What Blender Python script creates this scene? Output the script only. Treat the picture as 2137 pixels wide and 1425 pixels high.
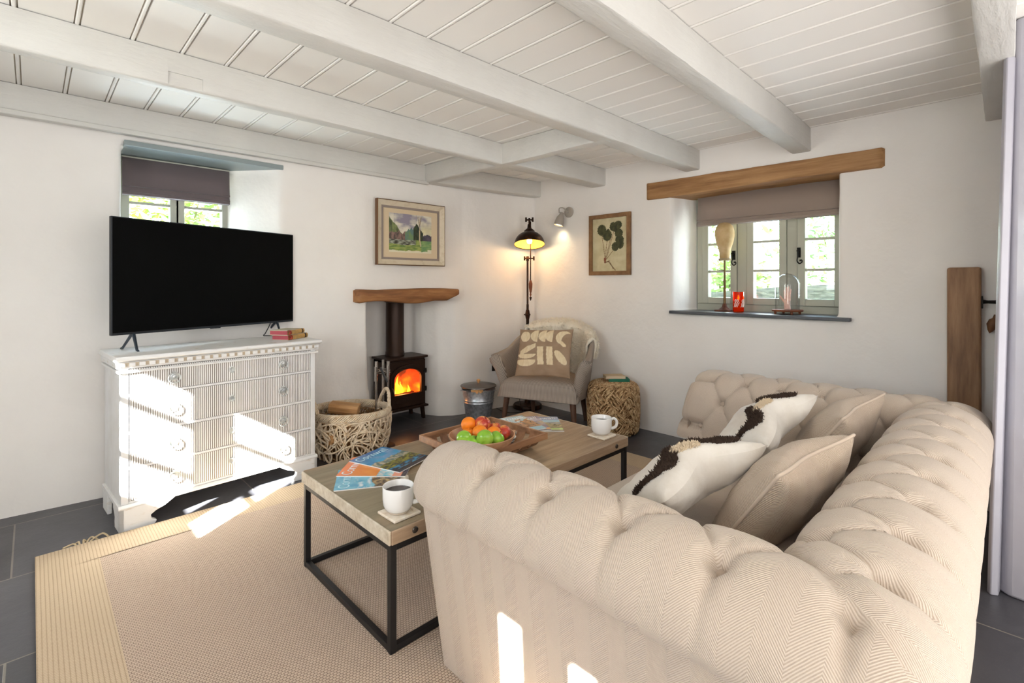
import bpy, bmesh, math, random
from math import pi, sin, cos, sqrt, radians, atan2, exp, floor, hypot
from mathutils import Vector, Matrix, noise
random.seed(7)
for o in list(bpy.data.objects): bpy.data.objects.remove(o)
S = bpy.context.scene
C = S.collection

# ---------------- camera ----------------
cd = bpy.data.cameras.new('camera'); cam = bpy.data.objects.new('camera', cd); C.objects.link(cam)
cam.location = (0, 0, 1.2); cam.rotation_euler = (pi/2, 0, radians(45.5-90))
cd.sensor_fit = 'HORIZONTAL'; cd.sensor_width = 36; cd.lens = 1020/2137*36
cd.shift_y = -(712.5-592)/2137; cd.clip_start = .03; cd.clip_end = 200
S.camera = cam
# ---------------- view ----------------
S.view_settings.view_transform = 'Standard'; S.view_settings.look = 'None'
S.view_settings.gamma = 1; S.view_settings.use_curve_mapping = False
S.view_settings.exposure = 0.0
# ---------------- world, sun, daylight ----------------
W = bpy.data.worlds.new('sky'); S.world = W; W.use_nodes = True
wn = W.node_tree; bg = wn.nodes['Background']
sky = wn.nodes.new('ShaderNodeTexSky'); sky.sky_type = 'NISHITA'; sky.sun_disc = False
sky.sun_elevation = radians(29); sky.sun_rotation = radians(235)
wn.links.new(sky.outputs[0], bg.inputs[0]); bg.inputs[1].default_value = 1.3
def lamp(name, kind, loc, energy, col=(1,1,1), **kw):
    l = bpy.data.lights.new(name, kind); l.energy = energy; l.color = col
    for k, v in kw.items(): setattr(l, k, v)
    o = bpy.data.objects.new(name, l); C.objects.link(o); o.location = loc; return o
sun = lamp('sun', 'SUN', (-6,-4,5), 175, (1,.975,.955), angle=radians(.5))
sun.rotation_euler = Vector((-.82,-.57,.55)).to_track_quat('Z', 'Y').to_euler()
# fill lamp added in the made-up door opening; daylight by the front windows
a = lamp('door_fill', 'AREA', (1.1,-2.42,1.25), 70, (1,.975,.97), shape='RECTANGLE', size=3.4, size_y=1.9); a.rotation_euler = (radians(98),0,0)
a = lamp('window_daylight', 'AREA', (-1.16,1.68,1.5), 16, (.86,.93,1), shape='RECTANGLE', size=.8, size_y=.7); a.rotation_euler = (0,radians(-90),0)
a = lamp('window_daylight', 'AREA', (-1.16,-.75,1.45), 22, (.93,.96,1), shape='RECTANGLE', size=1.0, size_y=.9); a.rotation_euler = (0,radians(-90),0)
a = lamp('sill_daylight', 'AREA', (3.97,1.3,1.36), 32, (.8,.9,1), shape='RECTANGLE', size=1.0, size_y=.6); a.rotation_euler = (0,radians(90),0)
a = lamp('sill_daylight', 'AREA', (.69,3.96,1.45), 15, (.7,.85,1), shape='RECTANGLE', size=.5, size_y=.5); a.rotation_euler = (radians(-90),0,0)

a = lamp('ceiling_fill', 'AREA', (.9,-1.5,.25), 58, (1,.955,.93), shape='RECTANGLE', size=3.2, size_y=1.4); a.rotation_euler = (radians(170),0,0)  # upward lamp added behind the camera to brighten the ceiling

# ---------------- helpers ----------------
def hx(s):
    c = [int(s[i:i+2],16)/255 for i in (0,2,4)]
    return tuple(v/12.92 if v <= .04045 else ((v+.055)/1.055)**2.4 for v in c)
def N(nt, t, **kw):
    n = nt.nodes.new('ShaderNode'+t)
    for k, v in kw.items():
        if k[0] == 'i':
            n.inputs[int(k[1:])].default_value = v
        else: setattr(n, k, v)
    return n
def newmat(name):
    m = bpy.data.materials.new(name); m.use_nodes = True; nt = m.node_tree
    return m, nt, nt.nodes['Principled BSDF'], nt.links.new
def math_(nt, op, a, b=None, c=None):
    n = N(nt, 'Math', operation=op)
    for i, v in enumerate((a, b, c)):
        if v is None: continue
        if isinstance(v, (int, float)): n.inputs[i].default_value = v
        else: nt.links.new(v, n.inputs[i])
    return n.outputs[0]
def mix_(nt, f, a, b):
    n = N(nt, 'MixRGB')
    for i, v in enumerate((f, a, b)):
        if isinstance(v, (int, float)): n.inputs[i].default_value = v
        elif isinstance(v, tuple): n.inputs[i].default_value = v+(1,) if len(v) == 3 else v
        else: nt.links.new(v, n.inputs[i])
    return n.outputs[0]
def coords(nt, stretch=(1,1,1), rot=(0,0,0), uv=False):
    t = N(nt, 'TexCoord'); mp = N(nt, 'Mapping')
    mp.inputs['Scale'].default_value = stretch; mp.inputs['Rotation'].default_value = rot
    nt.links.new(t.outputs['UV' if uv else 'Object'], mp.inputs[0]); return mp.outputs[0]
def noise_(nt, vec, scale, detail=4, rough=.6):
    n = N(nt, 'TexNoise'); n.inputs['Scale'].default_value = scale; n.inputs['Detail'].default_value = detail
    n.inputs['Roughness'].default_value = rough; nt.links.new(vec, n.inputs['Vector']); return n.outputs[0]
def ramp_(nt, f, stops):
    n = N(nt, 'ValToRGB'); e = n.color_ramp.elements
    while len(e) > 1: e.remove(e[-1])
    e[0].position = stops[0][0]; e[0].color = tuple(stops[0][1])+(1,)
    for p, c in stops[1:]:
        x = e.new(p); x.color = tuple(c)+(1,)
    nt.links.new(f, n.inputs[0]); return n.outputs[0]
def bump_(nt, b, h, strength, dist):
    n = N(nt, 'Bump'); n.inputs['Strength'].default_value = strength; n.inputs['Distance'].default_value = dist
    nt.links.new(h, n.inputs['Height']); nt.links.new(n.outputs[0], b.inputs['Normal'])
def M(name, col, rough=.5, metal=0, var=None, bump=None, coat=0, spec=.5, sheen=0, trans=0, ior=1.45, emis=None):
    m, nt, b, L = newmat(name)
    b.inputs['Base Color'].default_value = tuple(col)+(1,); b.inputs['Roughness'].default_value = rough
    b.inputs['Metallic'].default_value = metal; b.inputs['Coat Weight'].default_value = coat
    b.inputs['Specular IOR Level'].default_value = spec; b.inputs['Sheen Weight'].default_value = sheen
    b.inputs['Transmission Weight'].default_value = trans; b.inputs['IOR'].default_value = ior
    if emis: b.inputs['Emission Color'].default_value = tuple(emis[0])+(1,); b.inputs['Emission Strength'].default_value = emis[1]
    if var:  # (scale, col2, lo, hi, stretch)
        st = var[4] if len(var) > 4 else (1,1,1)
        f = noise_(nt, coords(nt, st), var[0])
        L(ramp_(nt, f, [(var[2], col), (var[3], var[1])]), b.inputs['Base Color'])
    if bump:  # (scale, strength, dist, stretch)
        st = bump[3] if len(bump) > 3 else (1,1,1)
        bump_(nt, b, noise_(nt, coords(nt, st), bump[0]), bump[1], bump[2])
    return m
def wood(name, c1, c2, c3, st=(1,12,12), scale=4, rough=.55, bumps=.3, knots=True):
    m, nt, b, L = newmat(name); v = coords(nt, st)
    n1 = noise_(nt, v, scale, 6, .65); n2 = noise_(nt, coords(nt, tuple(s*.35 for s in st)), scale, 3)
    f = math_(nt, 'ADD', math_(nt, 'MULTIPLY', n1, .65), math_(nt, 'MULTIPLY', n2, .35))
    L(ramp_(nt, f, [(.3, c1), (.5, c2), (.68, c3)]), b.inputs['Base Color'])
    b.inputs['Roughness'].default_value = rough
    bump_(nt, b, n1, bumps, .004); return m
def thin_glass(name, tint=(.97,.99,.98), refl=.03, bl=.08, mul=.8):
    m, nt, b, L = newmat(name); nt.nodes.remove(b)
    t = N(nt, 'BsdfTransparent'); t.inputs[0].default_value = tint+(1,)
    g = N(nt, 'BsdfGlossy'); g.inputs['Roughness'].default_value = .02
    lw = N(nt, 'LayerWeight'); lw.inputs[0].default_value = bl
    f = math_(nt, 'MULTIPLY_ADD', lw.outputs['Fresnel'], mul, refl)
    mx = N(nt, 'MixShader'); L(f, mx.inputs[0]); L(t.outputs[0], mx.inputs[1]); L(g.outputs[0], mx.inputs[2])
    L(mx.outputs[0], nt.nodes['Material Output'].inputs[0]); return m
def vcol(name, rough=.6, emis=0, coat=0):
    m, nt, b, L = newmat(name); a = N(nt, 'VertexColor'); a.layer_name = 'paint'
    L(a.outputs[0], b.inputs['Base Color']); b.inputs['Roughness'].default_value = rough; b.inputs['Coat Weight'].default_value = coat
    if emis: L(a.outputs[0], b.inputs['Emission Color']); b.inputs['Emission Strength'].default_value = emis
    return m

ROOT = {}
def mat_of(loc, rz=0): return Matrix.Translation(loc) @ Matrix.Rotation(rz, 4, 'Z')
def thing(name, label, cat, loc=(0,0,0), rz=0, group=None, mw=None):
    o = bpy.data.objects.new(name, None); C.objects.link(o); o.empty_display_size = .1
    o.matrix_world = mw if mw is not None else mat_of(loc, rz)
    ROOT[o.name] = (mw if mw is not None else mat_of(loc, rz)).copy()
    o['label'] = label; o['category'] = cat
    if group: o['group'] = group
    return o
def tag(o, label, cat, group=None):
    o['label'] = label; o['category'] = cat
    if group: o['group'] = group
    return o
def dup(root, mw, label, name=None):
    r = root.copy(); C.objects.link(r); r.matrix_world = mw; r['label'] = label
    if name: r.name = name
    for ch in list(root.children):
        c = ch.copy(); C.objects.link(c); c.parent = r
        for g in list(ch.children):
            d = g.copy(); C.objects.link(d); d.parent = c
    return r
class MB:
    def __init__(s): s.v = []; s.f = []; s.m = []; s.uv = {}; s.col = None; s.tf = None
    def _add(s, vs, fs, mi=0):
        b = len(s.v)
        if s.tf is not None: vs = [tuple(s.tf @ Vector(q)) for q in vs]
        s.v += [tuple(q) for q in vs]; s.f += [tuple(i+b for i in f) for f in fs]; s.m += [mi]*len(fs); return b
    def box(s, x0, x1, y0, y1, z0, z1, mi=0):
        v = [(x,y,z) for z in (z0,z1) for y in (y0,y1) for x in (x0,x1)]
        s._add(v, [(0,2,3,1),(4,5,7,6),(0,1,5,4),(2,6,7,3),(0,4,6,2),(1,3,7,5)], mi); return s
    def prism(s, plan, z0, z1, mi=0, plan2=None):
        n = len(plan); p2 = plan2 or plan
        ar = sum(plan[i][0]*plan[(i+1)%n][1]-plan[(i+1)%n][0]*plan[i][1] for i in range(n))
        if ar < 0: plan = plan[::-1]; p2 = p2[::-1]
        v = [(x,y,z0) for x,y in plan]+[(x,y,z1) for x,y in p2]
        s._add(v, [tuple(range(n))[::-1], tuple(range(n,2*n))]+[(i,(i+1)%n,n+(i+1)%n,n+i) for i in range(n)], mi); return s
    def sweep(s, prof, axis='x', a0=0, a1=1, mi=0):   # closed profile (p,q) extruded along an axis
        n = len(prof)
        def P(t, p, q): return {'x':(t,p,q),'y':(p,t,q),'z':(p,q,t)}[axis]
        v = [P(a0,p,q) for p,q in prof]+[P(a1,p,q) for p,q in prof]
        s._add(v, [tuple(range(n))[::-1], tuple(range(n,2*n))]+[(i,(i+1)%n,n+(i+1)%n,n+i) for i in range(n)], mi); return s
    def tube(s, pts, r, seg=8, closed=False, mi=0, flat=1):
        pts = [Vector(p) for p in pts]; n = len(pts)
        R = r if isinstance(r, (list, tuple)) else [r]*n
        vs = []; up = None
        for i in range(n):
            a_ = pts[(i-1)%n] if (closed or i > 0) else pts[0]; b_ = pts[(i+1)%n] if (closed or i < n-1) else pts[-1]
            t = (b_-a_); t = t.normalized() if t.length > 1e-9 else Vector((0,0,1))
            if up is None: up = t.orthogonal().normalized()
            else:
                up = up-t*up.dot(t); up = up.normalized() if up.length > 1e-6 else t.orthogonal().normalized()
            w = t.cross(up)
            for k in range(seg):
                an = 2*pi*k/seg; vs.append(pts[i]+(up*cos(an)+w*sin(an)*flat)*R[i])
        fs = []
        for i in range(n if closed else n-1):
            j = (i+1)%n
            for k in range(seg):
                l = (k+1)%seg; fs.append((i*seg+k, i*seg+l, j*seg+l, j*seg+k))
        if not closed: fs += [tuple(range(seg))[::-1], tuple(range((n-1)*seg, n*seg))]
        s._add(vs, fs, mi); return s
    def lathe(s, prof, seg=32, c=(0,0,0), mi=0, sx=1, sy=1, caps=True):
        n = len(prof); vs = []
        for r, z in prof:
            for k in range(seg):
                an = 2*pi*k/seg; vs.append((c[0]+r*cos(an)*sx, c[1]+r*sin(an)*sy, c[2]+z))
        fs = []
        for i in range(n-1):
            for k in range(seg):
                l = (k+1)%seg; fs.append((i*seg+k, i*seg+l, (i+1)*seg+l, (i+1)*seg+k))
        if caps: fs += [tuple(range(seg))[::-1], tuple(range((n-1)*seg, n*seg))]
        s._add(vs, fs, mi); return s
    def grid(s, nu, nv, fn, mi=0, uvf=None, wrap=False):
        vs = [fn(i/nu, j/nv) for j in range(nv+1) for i in range(nu+(0 if wrap else 1))]; w = nu if wrap else nu+1
        fs = [(j*w+i, j*w+(i+1)%w, (j+1)*w+(i+1)%w, (j+1)*w+i) for j in range(nv) for i in range(nu)]
        b = s._add(vs, fs, mi)
        if uvf:
            for j in range(nv+1):
                for i in range(w): s.uv[b+j*w+i] = uvf(i/nu, j/nv)
        return s
    def build(s, name, mat, parent=None, smooth=True, bevel=0, world=False, seg=2, sub=0, ang=40, kind=None, tight=False):
        me = bpy.data.meshes.new(name)
        vs = s.v
        if world and parent is not None:
            inv = ROOT[parent.name].inverted(); vs = [tuple(inv @ Vector(q)) for q in vs]
        me.from_pydata(vs, [], s.f); mats = mat if isinstance(mat, (list, tuple)) else [mat]
        for m in mats: me.materials.append(m)
        me.polygons.foreach_set('material_index', s.m)
        if smooth: me.polygons.foreach_set('use_smooth', [True]*len(s.f))
        if s.uv:
            u = me.uv_layers.new(name='uv'); 
            for l in me.loops: u.data[l.index].uv = s.uv.get(l.vertex_index, (0,0))
        if s.col:
            ca = me.color_attributes.new('paint', 'FLOAT_COLOR', 'POINT')
            for i, c in s.col.items(): ca.data[i].color = tuple(c)+(1,)
        me.update(); me.validate()
        if smooth and ang < 180: 
            try: me.set_sharp_from_angle(angle=radians(ang))
            except Exception: pass
        o = bpy.data.objects.new(name, me); C.objects.link(o)
        if parent is not None: o.parent = parent; ROOT[o.name] = ROOT.get(parent.name, Matrix())
        else: ROOT[o.name] = Matrix()
        if bevel: 
            md = o.modifiers.new('bevel', 'BEVEL'); md.width = bevel; md.segments = seg; md.limit_method = 'ANGLE'; md.angle_limit = radians(35)
        if sub: md = o.modifiers.new('sub', 'SUBSURF'); md.levels = sub; md.render_levels = sub
        if kind: o['kind'] = kind
        return o
def picture(mb, nu, nv, pos, colf, mi=0):
    b = len(mb.v); mb.grid(nu, nv, pos, mi)
    if mb.col is None: mb.col = {}
    for j in range(nv+1):
        for i in range(nu+1): mb.col[b+j*(nu+1)+i] = colf(i/nu, j/nv)
def nz(x, y, z=0): return noise.noise(Vector((x, y, z)))
def spline(pts, n):
    out = []; m = len(pts)
    P = [Vector(p) for p in pts]
    for i in range(m-1):
        p0 = P[max(i-1,0)]; p1 = P[i]; p2 = P[i+1]; p3 = P[min(i+2,m-1)]
        for k in range(n):
            t = k/n; out.append(.5*((2*p1)+(-p0+p2)*t+(2*p0-5*p1+4*p2-p3)*t*t+(-p0+3*p1-3*p2+p3)*t**3))
    out.append(P[-1]); return out
def struct(o): o['kind'] = 'structure'; return o
def text(s, size, mat, parent, mw, name='lettering', ext=.0004, sx=1, world=True):
    c = bpy.data.curves.new(name, 'FONT'); c.body = s; c.size = size; c.extrude = ext
    t = bpy.data.objects.new(name, c); C.objects.link(t); bpy.context.view_layer.update()
    me = bpy.data.meshes.new_from_object(t); bpy.data.objects.remove(t)
    me.transform(Matrix.Scale(sx, 4, (1,0,0))); me.transform(mw)
    if world: me.transform(ROOT[parent.name].inverted())
    me.materials.clear(); me.materials.append(mat)
    o = bpy.data.objects.new(name, me); C.objects.link(o); o.parent = parent; return o

# ---------------- materials ----------------
plaster = M('wall_plaster', hx('f2eee9'), .85, var=(1.3, hx('ebe6e0'), .35, .7), bump=(5, .35, .02))
ceil_m = M('ceiling_paint', hx('f3efe9'), .55, bump=(9, .12, .004))
groove_m = M('groove_tan', hx('b9ab98'), .8)  # tan tone, darker than the paint around it
beam_m = M('beam_paint', hx('d3d1cb'), .5, var=(3, hx('cbc8c2'), .3, .7), bump=(22, .7, .008, (.35,1.5,1.5)))
sash_m = M('sage_window_paint', hx('aeae9f'), .45)
glass_m = thin_glass('window_glass')
iron_m = M('black_iron', hx('16140f'), .5, .6, bump=(40, .3, .002))
black_m = M('black_paint', hx('1b1a1b'), .45, .3)
oak_m = wood('old_oak', hx('6a4526'), hx('93673f'), hx('b28557'), (1,1,9), 2.2, .7, .5)
def board_wood(n, a, b_, c, st, sc=3, r=.6, bp=.3): return wood(n, hx(a), hx(b_), hx(c), st, sc, r, bp)
lintel_m = board_wood('lintel_oak', '6b4526', '9d7347', 'b98f60', (14,1.0,14), 2.2)
mantel_m = board_wood('mantel_oak', '5a351b', '8a5a32', 'b07d4c', (1.2,9,9), 2.2, .6, .6)
post_m = board_wood('post_oak', '5c4230', '8f6b4c', 'a88461', (14,14,1.4), 2.4, .6, .7)

# slate floor
slate_m, nt, b, L = newmat('slate')
v = coords(nt)
mp = N(nt, 'Mapping'); mp.inputs['Location'].default_value = (.55, -.35, 0); L(v, mp.inputs[0])
br = N(nt, 'TexBrick', offset=.5, squash=1); L(mp.outputs[0], br.inputs['Vector'])
br.inputs['Scale'].default_value = 1; br.inputs['Mortar Size'].default_value = .0035; br.inputs['Brick Width'].default_value = .98
br.inputs['Row Height'].default_value = .625; br.inputs['Mortar Smooth'].default_value = .2; br.inputs['Bias'].default_value = 0
br.inputs['Color1'].default_value = hx('525257')+(1,); br.inputs['Color2'].default_value = hx('403f43')+(1,); br.inputs['Mortar'].default_value = hx('8a8378')+(1,)
n1 = noise_(nt, v, 3, 8, .7)
L(mix_(nt, math_(nt, 'MULTIPLY', n1, .55), br.outputs[0], hx('323134')), b.inputs['Base Color'])
L(math_(nt, 'MULTIPLY_ADD', n1, .3, .22), b.inputs['Roughness'])
bump_(nt, b, math_(nt, 'SUBTRACT', noise_(nt, v, 9, 8, .7), math_(nt, 'MULTIPLY', br.outputs['Fac'], .5)), .35, .006)

# ---------------- setting: floor, ceiling, walls ----------------
mb = MB(); mb.box(-1.5, 5.0, -2.7, 4.4, -.12, 0); struct(mb.build('floor', slate_m, smooth=False))
# boarded ceiling, a bead between two grooves at every joint, boards run along y
P = .1725; x0 = .816-P*13; prof = [(x0-.2, 2.21)]
mb = MB(); xs = []
k = 0
while x0+P*k < 3.75:
    c = x0+P*k
    prof += [(c-.0115,2.21),(c-.0100,2.219),(c-.0075,2.219),(c-.0062,2.211),(c-.003,2.207),(c+.003,2.207),(c+.0062,2.211),(c+.0075,2.219),(c+.0100,2.219),(c+.0115,2.21)]
    k += 1
prof.append((x0+P*k, 2.21))
n = len(prof); vs = [(x,-2.7,z) for x,z in prof]+[(x,4.3,z) for x,z in prof]
fs = [(i,n+i,n+i+1,i+1) for i in range(n-1)]
mb._add(vs, fs); mb.m = [1 if (vs[f[0]][2] > 2.2155 and vs[f[3]][2] > 2.2155) else 0 for f in fs]
mb.box(-1.6, 4.6, -2.7, 4.4, 2.23, 2.4)
struct(mb.build('ceiling', [ceil_m, groove_m], ang=25))
def rough_wall(name, prisms, vox=.02, it=6, amp=.012):
    mb = MB()
    for p in prisms: mb.prism(*p)
    o = struct(mb.build(name, plaster, smooth=True, ang=180))
    md = o.modifiers.new('r', 'REMESH'); md.mode = 'VOXEL'; md.voxel_size = vox; md.use_smooth_shade = True
    md = o.modifiers.new('s', 'SMOOTH'); md.factor = .5; md.iterations = it
    tx = bpy.data.textures.new(name, 'CLOUDS'); tx.noise_scale = .45
    md = o.modifiers.new('d', 'DISPLACE'); md.texture = tx; md.strength = amp; md.mid_level = .5; md.texture_coords = 'GLOBAL'
    return o
ZT = 2.25
A0 = [(-1.4,3.63),(-.115,3.605),(.367,3.56)]
rough_wall('wall_left', [
    (A0+[(.375,3.95),(.375,4.1),(-1.4,4.1)], -.06, ZT),
    ([(.36,3.56),(1.235,3.535),(.98,3.9),(.98,4.1),(.36,4.1)], -.06, 1.12),
    ([(.36,3.56),(1.235,3.535),(1.3,4.1),(.36,4.1)], 2.01, ZT),
    ([(1.235,3.535),(1.86,3.52),(1.87,4.1),(.985,4.1),(.985,3.86)], -.06, ZT, 0, [(1.235,3.535),(1.86,3.52),(1.87,4.1),(.985,4.1),(.985,3.86)]),
    ([(1.8,3.53),(1.93,3.53),(1.93,4.1),(1.8,4.1)], -.06, .5, 0, [(1.8,3.53),(1.89,3.53),(1.89,4.1),(1.8,4.1)]),
    ([(1.8,3.53),(1.89,3.53),(1.89,4.1),(1.8,4.1)], .5, 1.1, 0, [(1.8,3.53),(1.86,3.53),(1.86,4.1),(1.8,4.1)]),
    ([(1.84,3.52),(2.80,3.525),(2.80,4.1),(1.84,4.1)], 1.06, ZT),
    ([(1.8,3.97),(2.8,3.97),(2.8,4.4),(1.8,4.4)], -.06, 1.2),
    ([(2.545,3.97),(2.56,3.80),(2.63,3.64),(2.74,3.55),(2.86,3.52),(3.135,3.485),(3.368,3.43),(3.62,3.33),(3.62,4.4),(2.545,4.4)], -.06, ZT),
])
rough_wall('wall_right', [
    ([(3.6,1.866),(3.6,4.1),(3.98,4.1),(3.98,1.80),(3.9,1.80)], -.06, ZT),
    ([(3.6,-1.2),(3.6,.757),(3.9,.74),(3.98,.74),(3.98,-1.2)], -.06, ZT),
    ([(3.6,.7),(3.6,1.9),(3.98,1.9),(3.98,.7)], -.06, .975),
    ([(3.6,.7),(3.6,1.9),(3.98,1.9),(3.98,.7)], 1.95, ZT),
])
mb = MB()   # wall_front at x=-1.2 (left of the camera) with the openings of window_3 and window_4
def wall_holes(mb, x0, x1, ya, yb, holes, zt=2.3):
    ys = ya
    for (h0, h1, z0, z1) in sorted(holes):
        mb.box(x0, x1, ys, h0, -.1, zt); mb.box(x0, x1, h0, h1, -.1, z0); mb.box(x0, x1, h0, h1, z1, zt); ys = h1
    mb.box(x0, x1, ys, yb, -.1, zt)
wall_holes(mb, -1.28, -1.2, -2.7, 4.0, [(-.93,-.40,.95,1.80),(1.33,2.05,1.12,1.90)])
struct(mb.build('wall_front', plaster, smooth=False))
mb = MB()
mb.box(-1.3,-.7,-2.6,-2.5,-.1,2.3); mb.box(2.9,4.1,-2.6,-2.5,-.1,2.3); mb.box(-.7,2.9,-2.6,-2.5,2.12,2.3)
struct(mb.build('wall_back', plaster, smooth=False))
mb = MB(); mb.box(3.6,4.0,-2.7,-1.15,-.1,2.3); struct(mb.build('wall_passage', plaster, smooth=False))
# painted partition at the right edge of the picture, leaning and hand planed
part_m = M('partition_paint', hx('adabb3'), .35, var=(2, hx('a3a1aa'), .3, .7), bump=(3, .5, .03, (1,1,.35)), coat=.2)
mb = MB()
mb.prism([(3.66,.035),(2.705,.035),(2.672,.005),(2.660,-.06),(2.72,-.12),(2.72,-.5),(3.66,-.5)], 0, 2.21, 0,
         [(3.66,.0),(2.705,-.008),(2.672,-.02),(2.660,-.08),(2.72,-.14),(2.72,-.5),(3.66,-.5)])
struct(mb.build('wall_partition', part_m, bevel=.012, seg=3))
mb = MB(); mb.prism([(2.658,.062),(2.637,.052),(2.648,.030),(2.70,.025),(2.70,.055)], 0, 2.062, 0, [(2.66,.016),(2.642,.006),(2.652,-.015),(2.70,-.02),(2.70,.01)])
struct(mb.build('trim_7', part_m, bevel=.004))

# ---------------- ceiling beams ----------------
def beam(name, a, b_, w, z0=2.06, z1=2.2075, seed=0, notch=()):
    a = Vector(a); b_ = Vector(b_); d = (b_-a); Ln = d.length; d.normalize(); nrm = Vector((-d.y, d.x)); n = max(8, int(Ln/.05))
    mb = MB(); rings = []
    cs = [(0,z1),(0,z0+.012),(.004,z0+.003),(.014,z0),(w-.014,z0),(w-.004,z0+.003),(w,z0+.012),(w,z1)]
    vs = []
    for i in range(n+1):
        t = i/n; p = a+d*Ln*t
        for k, (o, z) in enumerate(cs):
            wob = .006*nz(t*Ln*1.3, k*.31, seed)+.002*nz(t*Ln*9, k, seed+5)
            oz = .005*nz(t*Ln*1.1, 7+k*.1, seed)+.002*nz(t*Ln*11, k, seed+9) if z < z1-.01 else 0
            q = p+nrm*(o+wob); vs.append((q.x, q.y, z+oz))
    m_ = len(cs); fs = [(i*m_+k, i*m_+k+1, (i+1)*m_+k+1, (i+1)*m_+k) for i in range(n) for k in range(m_-1)]
    fs += [tuple(range(m_))[::-1], tuple(range(n*m_, (n+1)*m_))]
    mb._add(vs, fs); o = struct(mb.build(name, beam_m, ang=50))
    return o
beam('trim_1', (-1.25,3.525), (2.42,3.49), .12, seed=1)
beam('trim_2', (-1.25,2.53), (2.44,2.56), .085, seed=2)
beam('trim_3', (-1.25,1.705), (3.62,1.64), .12, seed=3)
beam('trim_4', (-1.25,.845), (3.62,.90), .11, seed=4)
beam('trim_5', (-1.25,-.04), (3.62,-.01), .10, seed=5)
beam('trim_6', (2.52,1.70), (2.47,3.53), .08, seed=6)
beam('trim_8', (2.44,2.50), (3.62,2.49), .15, seed=8)
beam('trim_9', (2.42,3.43), (3.62,3.25), .12, seed=9)
# mortice pockets on the second beam and ledge under the wall beam
mb = MB()
for x, l in ((.42,.13),(1.33,.10)): mb.box(x, x+l, 2.48, 2.549, 2.02, 2.118)
cut_o = mb.build('cutter', beam_m, smooth=False); b2 = bpy.data.objects['trim_2']; bm_ = b2.modifiers.new('b', 'BOOLEAN'); bm_.object = cut_o; bm_.operation = 'DIFFERENCE'
bpy.context.view_layer.update(); me_ = bpy.data.meshes.new_from_object(b2.evaluated_get(bpy.context.evaluated_depsgraph_get())); b2.modifiers.clear(); b2.data = me_
bpy.data.objects.remove(cut_o)
mb = MB(); mb.prism([(-1.25,3.50),(2.42,3.47),(2.42,3.50),(-1.25,3.56)], 2.045, 2.072); struct(mb.build('trim_11', beam_m, bevel=.004))

# ---------------- windows ----------------
def window(name, mw, W_, z0, z1, panes, bars, glass_z, handles=(), depth=.06, sash_d=.045, post=.035):
    """local x along the wall, y outward; panes = (x0,x1) glass spans"""
    t = bpy.data.objects.new(name, None); C.objects.link(t); t.matrix_world = mw; ROOT[t.name] = mw.copy(); t['kind'] = 'structure'
    g0, g1 = glass_z
    f = MB(); sx = [(p0-.05, p1+.05) for p0, p1 in panes]
    f.box(0, W_, 0, depth, z0, g0-.05); f.box(0, W_, 0, depth, g1+.05, z1)
    xs = [0]+[v for s_ in sx for v in s_]+[W_]
    for i in range(0, len(xs), 2):
        if xs[i+1]-xs[i] > .002: f.box(xs[i], xs[i+1], 0, depth, g0-.05, g1+.05)
    f.build('window_frame', sash_m, t, bevel=.004, smooth=False)
    for (p0, p1), (a_, b_) in zip(panes, sx):
        s_ = MB(); e = .0015
        s_.box(a_+e, p0, -.012, depth-.012, g0-.05+e, g1+.05-e); s_.box(p1, b_-e, -.012, depth-.012, g0-.05+e, g1+.05-e)
        s_.box(p0, p1, -.012, depth-.012, g0-.05+e, g0); s_.box(p0, p1, -.012, depth-.012, g1, g1+.05-e)
        for z in bars: s_.box(p0, p1, -.006, depth-.02, z-.009, z+.009)
        so = s_.build('sash', sash_m, t, bevel=.003, smooth=False)
        g = MB(); g.box(p0-.004, p1+.004, .018, .022, g0-.004, g1+.004); g.build('glass_pane', glass_m, so, smooth=False)
    for hxx, hz in handles:
        h = MB(); h.box(hxx-.011, hxx+.011, -.022, -.012, hz-.035, hz+.035)
        h.tube([(hxx,-.012,hz+.012),(hxx,-.045,hz+.012)], .008, 10)
        h.tube(spline([(hxx,-.045,hz+.02),(hxx,-.046,hz-.03),(hxx-.003,-.046,hz-.06),(hxx+.01,-.046,hz-.078),(hxx+.026,-.046,hz-.07),(hxx+.026,-.046,hz-.055),(hxx+.016,-.046,hz-.054),(hxx+.018,-.046,hz-.062)], 5), .0042, 8)
        h.build('window_handle', iron_m, t, bevel=.002)
    return t
MW2 = mat_of((3.885,1.79,0), -pi/2)
window('window_2', MW2, 1.055, .985, 1.97, [(.095,.269),(.44,.616),(.784,.96)], [1.513,1.297], (1.092,1.735), [(.297,1.42),(.747,1.42)])
window('window_1', mat_of((.385,3.885,0)), .60, 1.1, 2.01, [(.053,.265),(.346,.568)], [1.712,1.42], (1.2,1.93))
# the two small windows of the front wall let the sun in (local x = world y)
MW3 = mat_of((-1.2,1.33,0), pi/2)
window('window_3', MW3, .72, 1.12, 1.90, [(.07,.30),(.405,.655)], [1.665,1.40], (1.19,1.852))
window('window_4', mat_of((-1.2,-.93,0), pi/2), .53, .95, 1.80, [(.09,.19),(.32,.425)], [1.12], (1.02,1.755))
t = bpy.data.objects.new('added_door', None); C.objects.link(t); ROOT['added_door'] = Matrix(); t['kind'] = 'structure'  # glazed door added behind the camera to carry the fill lamp
f = MB()
for x in (-.7,.16,1.06,1.96,2.83): f.box(x, x+.07, -2.57, -2.52, 0, 2.12)
f.box(-.7,2.9,-2.57,-2.52,0,.18); f.box(-.7,2.9,-2.57,-2.52,2.05,2.12); f.build('added_door_frame', sash_m, t, smooth=False)
g = MB(); g.box(-.63,2.83,-2.55,-2.545,.18,2.05); g.build('glass_pane', glass_m, t, smooth=False)
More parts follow.
